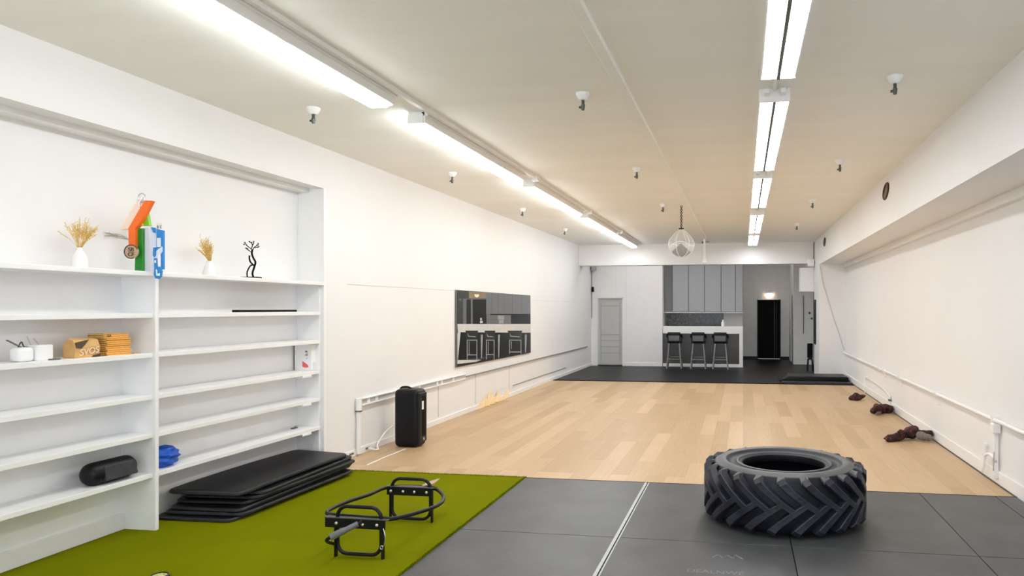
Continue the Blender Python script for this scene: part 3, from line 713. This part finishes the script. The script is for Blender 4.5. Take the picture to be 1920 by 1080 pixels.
# black case
cx0, cy0 = -3.925, 7.83
t = thing('hard_case', (cx0,cy0,0), 'upright black hard case with rounded corners on wood floor by left wall', 'case')
MB().box(cx0-.155, cx0+.15, cy0-.12, cy0+.13, 0.002, .685).build('shell', M_leather, t, bevel=.055, bseg=5)
MB().box(cx0+.135, cx0+.158, cy0-.095, cy0+.11, .05, .64).build('front_cover', M_black, t, bevel=.02, bseg=3)
MB().box(cx0+.156, cx0+.162, cy0-.01, cy0+.07, .12, .60).build('recess', M_blackm, t, bevel=.002)
MB().box(cx0+.158, cx0+.166, cy0-.03, cy0+.01, .44, .54).build('label_plate', M_white, t, bevel=.002)
MB().lathe([(0,0),(.018,0),(.018,.006),(0,.008)], 14, (cx0+.157,cy0+.02,.085), axis='x').build('stud', M_steel, t, smooth=True)
MB().tube(smooth_path([(cx0-.13,cy0,.675),(cx0-.1,cy0,.70),(cx0-.03,cy0,.702),(cx0+.02,cy0,.68)],6), .012, 8).build('carry_handle', M_black, t, smooth=True)
# white cables
tag(MB().tube(smooth_path([(cx0-.16,7.74,.26),(-4.19,7.72,.17),(-4.22,7.60,.05),(-4.16,7.50,.012),(-4.22,7.40,.05)],8), .010, 8).build('power_cable', M_white, smooth=True), 'white cable looping from the black case to the left wall', 'cable')
tag(MB().tube([on_z(760,842,.006), on_z(722,857,.006), on_z(688,872,.006)], .006, 6).build('floor_cable', M_white), 'thin straight white cord lying on wood in front of black case', 'cable')
for (u, v), lab in {(660,850):'small grey outlet on the left baseboard, nearest the shelves', (690,846):'small grey outlet on the left baseboard, nearer the black case'}.items():
    p = on_x(u, v, XL+.018); tag(MB().box(XL+.014, XL+.022, p.y-.05, p.y+.03, .03, .05).build('floor_outlet', M_grip), lab, 'outlet', 'small outlets on the left baseboard')
# peach paint splash low on the wall
pts = [(1436,392),(1445,345),(1468,330),(1462,305),(1492,296),(1500,262),(1518,275),(1528,232),(1542,278),(1556,222),(1578,190),(1584,240),(1604,196),(1612,262),(1640,240),(1650,178),(1662,222),(1672,180),(1680,240),(1700,252),(1728,205),(1732,228),(1762,168),(1790,182),(1752,250),(1738,275),(1700,300),(1650,325),(1560,366)]
W = [on_x(640+a*.17708, 700+q*.17708, XL+.0175) for a, q in pts]
tag(MB().prism(W, (.0015,0,0)).build('paint_splash', M_peach), 'peach coloured paint splash on the left wall just above the floor', 'stain')
r = random.Random(8)
b = MB()
for a, q in ((1545,380),(1560,372),(1600,352),(1612,345),(1650,330)):
    p = on_x(640+a*.177, 700+q*.177, XL+.05); p.z = .008; p.x = XL+.04
    for k in range(3): b.lathe([(0,-.008),(.02,-.004),(.022,.002),(.01,.008),(0,.009)], 7, p+Vector((r.random()*.02,r.uniform(-.05,.05),0)))
o = b.build('crumbs', M_gold); o['kind'] = 'stuff'; tag(o, 'yellow crumbs on the floor below the paint splash', 'crumbs')

# wall picture of the bar (a flat print)
XP = XL+.03
def wp(a, q, d=0): return on_x(840+a*.15741, 530+q*.15741, XP+d)
t = thing('wall_picture', wp(540, 900), 'large dark framed print of bar stools at a counter on left wall', 'picture')
cor = [(103,85),(985,152),(990,835),(103,1010)]
fr = [Vector((XL+.002, p.y, p.z)) for p in (wp(*c) for c in cor)]
MB().prism(fr, (.022,0,0)).build('frame', M_grip, t, bevel=.002)
PC = dict(bg=(62,64,64), mid=(104,108,110), pale=(205,205,203), dark=(18,20,22), cab=(112,115,120), glow=(255,236,210), gold=(140,122,98), line=(150,155,155), seat=(38,44,46), door=(24,27,30), floor=(28,28,30))
PM = {}
for k, c in PC.items():
    PM[k] = mat('print '+k, srgb(*c), .3, var=.05, scale=10, spec=.3)
keys = list(PC); b = MB(); layer = [0]
def poly(pts, k, d):
    b.add([wp(a, q, d) for a, q in pts], [tuple(range(len(pts)))], keys.index(k))
def rc(x0, y0, x1, y1, k, d): poly([(x0,y0),(x1,y0),(x1,y1),(x0,y1)], k, d)
e = -.004
poly([(108,90),(982,156),(986,830),(108,1000)], 'bg', e)
poly([(108,90),(455,116),(455,490),(108,490)], 'bg', e+.0004)
poly([(250,105),(455,116),(455,185),(250,185)], 'gold', e+.0006)
rc(180,190,455,490,'mid',e+.0008); rc(220,200,272,490,'door',e+.001); rc(295,200,455,490,'dark',e+.001)
poly([(455,116),(982,156),(982,372),(455,372)], 'cab', e+.0008)
for x in (520,598,668,765,875): rc(x,130 if x<700 else 150,x+3,366,'bg',e+.0012)
rc(460,372,760,490,'mid',e+.0008); rc(500,372,982,385,'dark',e+.0012); rc(750,380,982,490,'dark',e+.001)
rc(595,392,670,440,'line',e+.0012); rc(490,440,590,444,'bg',e+.0012); rc(606,445,664,486,'line',e+.0012); rc(850,390,982,490,'door',e+.0014)
poly([(110,492),(985,492),(985,600),(560,600),(120,600)], 'pale', e+.001)
poly([(150,590),(985,597),(986,828),(118,920)], 'door', e+.0012)
poly([(112,600),(150,590),(122,920),(112,920)], 'pale', e+.0012)
poly([(112,922),(400,918),(330,945),(112,968)], 'pale', e+.0014)
poly([(108,968),(986,800),(986,830),(108,1000)], 'floor', e+.0013)
for x0, x1, yb in ((212,355,920),(440,560,915),(715,880,850)):
    rc(x0,574,x1,680,'seat',e+.002); rc(x0-4,572,x1+4,584,'dark',e+.0022)
    poly([(x0+18,600),(x0+40,635),(x1-25,640),(x1-25,650),(x0+30,645)], 'line', e+.0024)
    for xx in (x0+12, x1-16): rc(xx,680,xx+10,yb,'line',e+.002)
    rc(x0+12,680,x1-6,690,'line',e+.0022); rc(x0+14,(680+yb)//2+55,x1-8,(680+yb)//2+66,'line',e+.0022)
    poly([(x1+35,620),(x1+60,620),(x1+50,yb-20),(x1+38,yb-20)], 'line', e+.0018)
    rc(x1+8,600,x1+70,690,'dark',e+.0016)
    rc(x0+36,700,x0+44,yb-60,'line',e+.0018)
poly([(312,138),(365,138),(370,160),(352,176),(325,172)], 'glow', e+.002)
rc(384,420,402,448,'pale',e+.002); rc(380,455,414,482,'pale',e+.002); rc(132,190,158,215,'mid',e+.002)
b.build('print', [PM[k] for k in keys], t, fix=False)

# ================================================================ LIGHTS
def fixture_left(y0, y1, splits, label):
    x = -2.74
    t = thing('ceiling_light', (x,(y0+y1)/2,H), label, 'ceiling light', 'fluorescent lights in the left row')
    MB().box(x-.05, x+.105, y0, y1, 3.205, H).build('housing', M_white, t, bevel=.006)
    MB().box(x+.07, x+.13, y0, y1, 3.262, H).build('side_tray', M_white, t, bevel=.004)
    ends = [y0]+splits+[y1]
    for a, c in zip(ends[:-1], ends[1:]):
        MB().box(x-.078,x+.078,a+.025,c-.025,3.175,3.212).build('lit_lens', M_lens, t, bevel=.02, bseg=3)
    for y in ends: MB().box(x-.05, x+.09, y-.010, y+.010, 3.20, H-.02).build('end_bracket', M_white, t, bevel=.003)
fixture_left(2.55, 5.0, [3.72], 'fluorescent light nearest in the left row, reaching the top edge')
fixture_left(5.52, 8.2, [6.95], 'second fluorescent light from the front in the left row')
fixture_left(8.65, 11.4, [], 'third fluorescent light from the front in the left row')
fixture_left(11.8, 14.55, [], 'fourth fluorescent light from the front in the left row')
fixture_left(14.75, 17.6, [], 'farthest fluorescent light in the left row, by the white header beam')
t = thing('light_track', (-2.60,9,H), 'thin white conduit joining the lights of the left row', 'conduit')
MB().box(-2.60,-2.56, 2.2, 17.8, 3.268, H-.001).build('track', M_white, t, bevel=.003)
for y in (11.6, 14.65, 8.45): MB().box(-2.605,-2.52, y-.05, y+.05, 3.235, H-.001).build('junction_box', M_white, t, bevel=.006)
def fixture_right(y0, y1, label):
    x = .235
    t = thing('ceiling_light', (x,(y0+y1)/2,H), label, 'ceiling light', 'twin fluorescent lights in the right row')
    MB().box(x-.11, x+.11, y0, y1, 3.225, H).build('housing', M_white, t, bevel=.006)
    for s in (-1, 1):
        MB().box(x+s*.056-.046, x+s*.056+.046, y0+.03, y1-.03, 3.195, 3.228).build('lit_lens', M_lens, t, bevel=.012)
        MB().box(x+s*.109-.003, x+s*.109+.003, y0+.02, y1-.02, 3.20, 3.23).build('side_rail', M_white, t)
        MB().box(x+s*.06-.02, x+s*.06+.02, y0-.10, y0+.03, 3.235, 3.27).build('lamp_holder', M_white, t, bevel=.004)
    MB().box(x-.011, x+.011, y0+.01, y1-.01, 3.19, 3.226).build('center_rib', M_grip, t)
    for y in (y0, y1): MB().box(x-.115, x+.115, y-.012, y+.012, 3.195, H-.01).build('end_plate', M_white, t, bevel=.003)
for a, c, lab in ((2.3,4.83,'nearest twin fluorescent light in the right row, cut by the top edge'), (5.35,8.03,'second twin fluorescent light from the front in the right row'), (8.5,11.0,'third twin fluorescent light from the front in the right row'), (11.85,14.75,'fourth twin fluorescent light from the front in the right row'), (15.25,17.6,'farthest twin fluorescent light in the right row, above the bar')):
    fixture_right(a, c, lab)
t = thing('light_conduit', (.235,10,H), 'thin white pipe joining the lights of the right row', 'conduit')
MB().tube([(.235,2.2,3.285),(.235,17.7,3.285)], .014, 8).build('pipe', M_white, t, smooth=True)
# ceiling raceway and drop pipe
tag(MB().box(-.92,-.845, 1.5, 16.5, 3.262, H-.0005).build('ceiling_raceway', M_ceil, bevel=.004), 'long cream raceway running down the ceiling to the globe', 'raceway')
t = thing('drop_pipe', (-.90,16.6,2.76), 'white pipe hanging from the ceiling in front of the header beam', 'pipe')
MB().box(-.925,-.875,16.575,16.625,2.78,H).build('pipe', M_trim, t, bevel=.004)
MB().box(-.955,-.845,16.56,16.65,2.71,2.79).build('end_box', M_white, t, bevel=.006)
MB().box(-.95,-.78,16.59,16.61,3.20,3.215).box(-.96,-.93,16.58,16.62,3.17,3.215).build('cross_arm', M_dsteel, t)
# sprinklers
def sprinkler(x, y, lab):
    t = thing('sprinkler', (x,y,H), lab, 'sprinkler', 'sprinkler heads on the ceiling')
    MB().lathe([(.055,H-.0005),(.055,H-.012),(.042,H-.035),(.030,H-.055),(0,H-.055)], 18, (x,y,0)).build('escutcheon', M_white, t, smooth=True)
    MB().lathe([(.012,H-.05),(.012,H-.085),(.017,H-.09),(.012,H-.13),(0,H-.13)], 10, (x,y,0)).box(x-.03,x-.005,y-.008,y+.008,H-.115,H-.10).build('spray_head', M_dsteel if x < 2 else M_bronze, t, smooth=True)
P1 = [(-3.6,5.43),(-3.6,8.3),(-3.72,11.5),(-3.78,14.6)]; L1 = ['white sprinkler nearest, above the shelf niche left of the light row','second white sprinkler between left wall and left light row','third sprinkler between left wall and left light row','farthest sprinkler between left wall and left light row']
P2 = [(-1.25,5.4),(-1.27,8.37),(-1.29,11.35)]; L2 = ['bright white sprinkler nearest in the middle of the ceiling','second sprinkler beside the cream ceiling raceway','third sprinkler, just left of the hanging chain']
P3 = [(1.10,5.36),(1.10,8.3),(1.08,11.28),(1.07,14.38)]; L3 = ['white sprinkler nearest, right of the twin light row','second sprinkler right of the twin light row','third sprinkler right of the twin light row','farthest tiny sprinkler right of the twin light row']
for P_, L_ in ((P1,L1),(P2,L2),(P3,L3)):
    for (x, y), lab in zip(P_, L_): sprinkler(x*.972, y*.972, lab)
# hanging globe
gx, gy, gz = -.965, 11.07, 2.655
t = thing('hanging_globe', (gx,gy,gz), 'clear ribbed globe hanging on a chain from the ceiling raceway', 'hanging globe')
prof = [(0,.245)]
for k in range(1, 15):
    a = PI*k/15; prof.append((.205*math.sin(a)*(1 if a > 1.3 else .62+.38*a/1.3), .205*math.cos(a) if a > 1 else .205*math.cos(a)+.04*(1-a)))
prof.append((0,-.205))
MB().lathe(prof, 32, (gx,gy,gz)).build('shell', M_clear, t, smooth=True)
b = MB()
for k in range(6):
    a = 2*PI*k/6+.2; b.tube([Vector((gx+r_*math.cos(a)*1.005, gy+r_*math.sin(a)*1.005, gz+z_)) for r_, z_ in prof], .004, 5)
for zz in (.03, ):
    b.tube([Vector((gx+.204*math.cos(a), gy+.204*math.sin(a), gz+.03*math.sin(3*a))) for a in [2*PI*k/40 for k in range(40)]], .005, 5, True)
b.build('ribs', M_white, t, smooth=True)
b = MB()
c_ = Vector((gx,gy,gz))
apex = c_+Vector((0,-.07,.012)); arc = []
for k in range(11):
    a = -2.45+1.75*k/10; arc.append(c_+Vector((math.cos(a)*.19, -.07, math.sin(a)*.19)))
b.prism([apex]+arc, (0,.09,0)); b.build('reflector', M_grayp, t)
b = MB().lathe([(0,0),(.02,0),(.026,.015),(.02,.03),(0,.03)], 12, (gx,gy,gz+.235)).box(gx-.04,gx-.015,gy-.01,gy+.01,gz+.24,gz+.26).box(gx+.02,gx+.04,gy-.01,gy+.01,gz+.24,gz+.26); b.build('top_collar', M_wire, t)
b = MB(); nl = 14; z0, z1 = gz+.26, 3.264
for k in range(nl):
    zc_ = z0+(z1-z0)*(k+.5)/nl; hh = (z1-z0)/nl*.62; e2 = Vector((1,0,0)) if k % 2 else Vector((0,1,0))
    b.tube([Vector((gx,gy,zc_))+e2*(.016*math.cos(a))+Vector((0,0,hh*math.sin(a))) for a in [2*PI*q/10 for q in range(10)]], .0055, 5, True)
b.build('chain', M_wire, t)

# ================================================================ RIGHT WALL THINGS
t = thing('wall_rail', (XR-.04,9,.6), 'long white pipe rail along the right wall at knee height', 'pipe rail')
MB().tube([(XR-.045,3.0,.605),(XR-.045,16.85,.605)], .019, 12).build('rail_pipe', M_trim, t, smooth=True)
for y, hgt in ((14.9,.03),(12.6,.05),(12.1,.09),(10.95,.11),(8.93,.12),(6.98,.12)):
    b = MB().box(XR-.07, XR, y-.02, y+.02, .58, .632); b.tube(smooth_path([(XR-.045,y,.59),(XR-.03,y,.59-hgt*.5),(XR-.03,y,.60-hgt),(XR-.005,y,.60-hgt)],4), .009, 7)
    b.build('bracket', M_trim, t, bevel=.003)
MB().box(XR-.08, XR-.01, 6.90, 6.98, .49, .575).build('junction_box', M_white, t, bevel=.008)
t = thing('riser_pipe', (XR-.04,7.0,0), 'white vertical pipe with valve dropping from right wall rail', 'pipe')
MB().box(XR-.05, XR-.016, 6.95, 7.0, .06, .50).build('pipe_run', M_trim, t, bevel=.004)
MB().tube(smooth_path([(XR-.04,6.97,.245),(XR-.045,7.08,.26),(XR-.05,7.2,.22),(XR-.06,7.24,.08),(XR-.06,7.25,.06)],6), .015, 9).build('elbow', M_trim, t, smooth=True)
MB().tube([(XR-.03,7.26,.32),(XR-.035,7.26,.1)], .007, 7).box(XR-.045,XR-.016,7.24,7.29,.3,.33).build('thin_tube', M_trim, t)
MB().tube([(XR-.055,6.965,.13),(XR-.055,6.945,.31)], .006, 7).box(XR-.06,XR-.03,6.94,6.97,.21,.235).build('valve_handle', M_steel, t)
t = thing('arched_pipe', (XR-.03,13,0), 'thin white arched pipe on the right wall above red cloths', 'pipe')
MB().tube([(XR-.028,14.1,.0)]+smooth_path([(XR-.028,14.1,.28),(XR-.028,14.0,.315),(XR-.028,13.0,.31),(XR-.028,12.2,.28),(XR-.028,11.8,.23),(XR-.028,11.75,.2)],6)+[(XR-.028,11.75,0)], .010, 8).build('pipe_run', M_trim, t, smooth=True)
MB().box(XR-.05,XR-.01,11.72,11.78,.15,.18).build('coupling', M_grip, t)
tag(MB().tube([(1.79,16.88,2.62),(1.86,16.885,2.2),(2.1,16.885,1.4),(2.34,16.88,.66)], .008, 6).build('column_cable', M_door), 'thin pale cable slanting down the white column end', 'cable')
for (y, z, s), lab in {(9.12,3.105,1.0):'oval bronze fitting on the right fascia, nearer one', (15.75,3.09,.9):'oval dark fitting on the right fascia, farther one'}.items():
    t = thing('wall_fitting', (XF,y,z), lab, 'wall fitting', 'bronze fittings on the right fascia')
    ring = [Vector((XF-.008, y+s*(.16*math.cos(a)), z+s*(.085*math.sin(a)-.03*math.cos(a)))) for a in [2*PI*k/24 for k in range(24)]]
    MB().tube(ring, .012, 6, True).build('rim', M_wire, t, smooth=True)
    b = MB().prism([Vector((XF-.001, y+s*(.13*math.cos(a)+.0), z+s*(.07*math.sin(a)-.028*math.cos(a)))) for a in [2*PI*k/24+2.0 for k in range(17)]], (-.012,0,0)); b.build('plate', M_bronze, t)
# crumpled red cloths
def lump(path, radii, seed, nseg=18, amp=1.0):
    b = MB(); P_ = smooth_path(path, 6); n = len(P_); R_ = []
    m = len(radii)-1
    for i in range(n):
        u = i/(n-1)*m; k = min(int(u), m-1); R_.append(radii[k]*(1-(u-k))+radii[k+1]*(u-k))
    b.tube(P_, R_, nseg)
    for v in b.v:
        d = noise.noise(v*9+Vector((seed,0,0)))*.035+noise.noise(v*28+Vector((seed,5,0)))*.016; d *= amp
        v.x += d*.8; v.y += d*.6; v.z = max(.003, v.z+d*.7); v.x = min(v.x, XR-.03)
    return b
def V3(u, v, z): return on_z(u, v, z)
t = thing('red_cloth', on_z(1610,747,0), 'small dark red cloth bundle on the wood floor, farthest of three', 'cloth')
lump([V3(1593,745,.03),V3(1600,746,.04),V3(1610,744,.06),V3(1621,744,.05)], [.012,.05,.085,.05,.01], 1).build('bundle', M_cloth, t, smooth=True)
t = thing('red_cloth', on_z(1656,770,0), 'dark red cloth bundle with ear-like knot, middle of the three', 'cloth')
lump([V3(1633,771,.03),V3(1640,770,.05),V3(1655,767,.06),V3(1670,767,.06),V3(1677,770,.03)], [.012,.06,.08,.075,.05,.01], 2).build('bundle', M_cloth, t, smooth=True)
lump([V3(1643,766,.08),V3(1643,763,.13),V3(1645,762,.16)], [.03,.05,.015], 3, 10, .4).build('knot', M_cloth, t, smooth=True)
lump([V3(1642,777,.02),V3(1647,775,.025),V3(1653,771,.03)], [.012,.03,.015], 4, 8, .3).build('grey_tag', M_greycloth, t, smooth=True)
lump([V3(1664,767,.07),V3(1668,764,.12),V3(1671,763,.13)], [.015,.014,.01], 6, 8, .3).build('strap', M_cloth, t, smooth=True)
t = thing('red_cloth', on_z(1700,820,0), 'long dark red cloth with grey fleece end, nearest of three', 'cloth')
lump([V3(1658,823,.03),V3(1668,822,.04),V3(1682,819,.05),V3(1694,815,.06),V3(1705,812,.08),V3(1713,808,.09),V3(1720,811,.06)], [.015,.05,.055,.05,.06,.085,.06,.02], 7).build('bundle', M_cloth, t, smooth=True)
lump([V3(1684,813,.08),V3(1689,810,.11),V3(1694,811,.09)], [.02,.035,.015], 9, 10, .4).build('knot', M_cloth, t, smooth=True)
lump([V3(1719,815,.06),V3(1730,818,.065),V3(1740,820,.065),V3(1746,822,.05)], [.03,.055,.05,.045,.02], 11, 18, .5).build('fleece', M_greycloth, t, smooth=True)
lump([V3(1718,809,.1),V3(1732,811,.09),V3(1744,812,.09),V3(1750,817,.05)], [.02,.025,.03,.04,.02], 13, 10, .4).build('dark_edge', M_cloth, t, smooth=True)

# ================================================================ KITCHEN
t = thing('bar_counter', (-1.11,19.6,0), 'white bar counter with dark inset front at the kitchen', 'counter')
b = MB().box(-2.22, 0, 19.5, 20.1, .93, 1.13).box(-.1, 0, 19.5, 20.1, 0, .93).box(-2.22,-.1,19.5,20.1,0.004,.09)
b.build('counter_frame', M_trim, t, bevel=.004)
MB().box(-2.22,-.1,19.53,19.6,.09,.93).build('front_panel', mat('dark grey bar front', (.055,.052,.055,1), .35, var=.15), t)
t = thing('wall_cabinets', (-1.1,20,1.52), 'tall grey overhead cabinets above the white bar counter', 'cabinets')
MB().box(-1.95,0,19.82,20.4,1.53,2.95).build('carcass', M_cabd, t)
MB().box(-2.23,-1.95,19.9,20.4,1.53,2.95).build('filler_panel', M_cabd, t)
MB().box(-2.23,.01,19.78,20.4,1.50,1.53).build('bottom_rail', M_door, t)
xs_ = [on_y(u, 540, 19.8).x for u in (1261,1291,1321,1352,1379)]+[0]
for a, c in zip(xs_[:-1], xs_[1:]): MB().box(a+.008, c-.008, 19.79, 19.815, 1.54, 2.93).build('cabinet_door', M_cab, t, bevel=.003)
t = thing('splash_screen', (-1.1,20.35,1.13), 'dark patterned backsplash panel between counter and grey cabinets', 'backsplash')
MB().box(-2.2,-.55,20.34,20.395,.95,1.5).build('patterned_panel', M_splash, t)
MB().box(-.55,-.02,20.35,20.395,.95,1.5).build('pale_panel', M_cwall, t)
o = MB().lathe([(0,0),(.045,0),(.045,.1),(.02,.14),(.02,.18),(0,.18)], 14, (-.56,19.9,1.13)).build('bottle', M_white, smooth=True); tag(o, 'small white bottle on the bar counter by the backsplash', 'bottle')
def stool(x, y, lab):
    t = thing('bar_stool', (x,y,.004), lab, 'stool', 'bar stools at the white counter')
    z0 = .004
    for sx in (-1,1):
        for sy in (-1,1):
            a = (x+sx*.20, y+sy*.19, z0); c = (x+sx*.135, y+sy*.13, .70)
            MB().bar(a, c, .034, .034).build('leg', M_stool, t, bevel=.004)
    f = .30
    for sx in (-1,1): MB().bar((x+sx*.173,y-.165,f),(x+sx*.173,y+.165,f),.02,.025).build('side_stretcher', M_stool, t)
    MB().bar((x-.172,y-.165,f-.04),(x+.172,y-.165,f-.04),.02,.028).build('foot_rail', M_stool, t); MB().bar((x-.172,y+.165,f),(x+.172,y+.165,f),.02,.025).build('foot_rail', M_stool, t)
    MB().box(x-.185,x+.185,y-.17,y+.18,.69,.74).build('seat', M_blackm, t, bevel=.015, bseg=3)
    MB().box(x-.15,x+.15,y-.195,y-.165,.75,.89).build('back_cushion', M_grip, t, bevel=.012, bseg=3)
    path = smooth_path([(x+.20,y+.12,.84),(x+.20,y-.08,.87),(x+.15,y-.19,.94),(x-.15,y-.19,.94),(x-.20,y-.08,.87),(x-.20,y+.12,.84)],6)
    MB().tube(path, .026, 8).build('arm_rail', M_black, t, smooth=True)
    MB().box(x-.17,x+.17,y-.205,y-.17,.92,.99).build('top_rail', M_black, t, bevel=.01, bseg=3)
    for sx in (-1,1): MB().bar((x+sx*.16,y-.17,.70),(x+sx*.165,y-.19,.96),.03,.03).build('back_post', M_black, t)
    for sx in (-1,1): MB().bar((x+sx*.185,y+.1,.71),(x+sx*.2,y+.11,.85),.025,.025).build('arm_post', M_black, t)
    return t
M_stool = mat('dark brushed stool legs', (.16,.16,.155,1), .35, .7, var=.2, scale=12)
s1 = stool(-1.84, 19.0, 'black bar stool at the counter, left of three')
s2 = copy_tree(s1); s2.location.x = -1.19; s2['label'] = 'black bar stool at the counter, middle of three'
s3 = copy_tree(s1); s3.location.x = -.60; s3['label'] = 'black bar stool at the counter, right of three'
# low black platform on the kitchen floor
zt = .11
t = thing('low_platform', (1.5,16.2,.004), 'low black padded bench lying on black floor by right wall', 'platform')
MB().prism([(.80,15.95,.02),(2.30,15.95,.02),(2.30,15.95,zt),(1.0,15.95,zt)], (0,.75,0)).build('pad', M_leather, t, bevel=.012, bseg=3)
MB().prism([(1.0,15.97,zt+.0005),(2.28,15.97,zt+.0005),(2.28,16.68,zt+.0005),(1.0,16.68,zt+.0005)], (0,0,.012)).build('top_sheet', M_edge, t, bevel=.004)
MB().box(.85,2.34,15.6,16.72,.004,.022).build('base_sheet', M_edge, t)
# lamp above black door
t = thing('wall_lamp', (.83,22.78,2.04), 'small warm glowing lamp above the black corridor doorway', 'lamp')
MB().box(.74,.92,22.74,22.8,2.10,2.13).build('lamp_base', M_white, t, bevel=.004)
MB().box(.75,.82,22.7,22.78,2.03,2.10).box(.845,.91,22.7,22.78,2.03,2.10).build('lamp_shade', M_lamp, t, bevel=.01)
# alcove things
t = thing('folded_chair', (1.75,18.75,.004), 'dark folded chair standing in the alcove right of the corridor', 'chair')
MB().box(1.66,1.80,18.72,18.80,.34,.72).build('backrest', M_blackm, t, bevel=.02, bseg=3)
MB().box(1.68,1.78,18.60,18.86,.30,.36).build('seat', M_black, t, bevel=.01)
for x, y in ((1.68,18.62),(1.78,18.62),(1.68,18.84),(1.78,18.84)): MB().bar((x+(.02 if x > 1.7 else -.02),y,.004),(x,y,.31),.022,.022).build('leg', M_black, t)
tag(MB().box(1.80,1.87,18.52,18.58,.004,2.06).build('dark_post', M_black, bevel=.004), 'tall black post standing in the alcove under the white bulkhead', 'post')
tag(MB().box(1.755,1.769,17.6,17.95,.75,1.85).build('black_board', M_black, bevel=.003), 'narrow black upright panel on the column side by the alcove', 'board')
tag(MB().box(1.72,1.74,20.775,20.797,.9,2.0).build('slim_bar', M_dsteel), 'slim dark vertical bar on grey wall behind the alcove post', 'bar')
for z, dx, lab in ((1.50,0,'small dark hook on alcove wall, upper of two'),(1.34,.06,'small dark hook on alcove wall, lower of two')):
    tag(MB().lathe([(0,0),(.03,0),(.03,-.05),(0,-.06)], 12, (1.90+dx,20.799,z), axis='y').build('coat_hook', M_dsteel, smooth=True), lab, 'hook', 'dark hooks on the alcove wall')
# corner gear on the left of the back wall
t = thing('wall_speaker', (-4.2,19.38,2.72), 'small grey speaker high in the corner left of pale door', 'speaker')
MB().box(-4.24,-4.12,19.33,19.46,2.70,2.86).build('speaker_box', M_cab, t, bevel=.01); MB().box(-4.27,-4.2,19.38,19.42,2.74,2.80).build('mount', M_dsteel, t)
tag(MB().tube([(-4.25,19.46,1.35),(-4.25,19.46,2.74)], .008, 6).build('corner_cable', M_dsteel), 'dark cable running down the corner from the small speaker', 'cable')
tag(MB().box(-4.25,-4.19,19.42,19.47,2.10,2.24).build('wall_thermostat', M_blackm, bevel=.008), 'small black box on the corner cable below the speaker', 'box')
t = thing('beam_box', (1.7,17.9,2.7), 'white junction box where header beam meets right fascia', 'box')
MB().box(1.60,1.75,17.85,18.0,2.68,2.86).build('box_body', M_white, t, bevel=.02, bseg=3)
MB().tube([(1.74,17.9,2.70),(1.745,17.9,3.28)], .012, 7).build('pipe', M_grip, t)
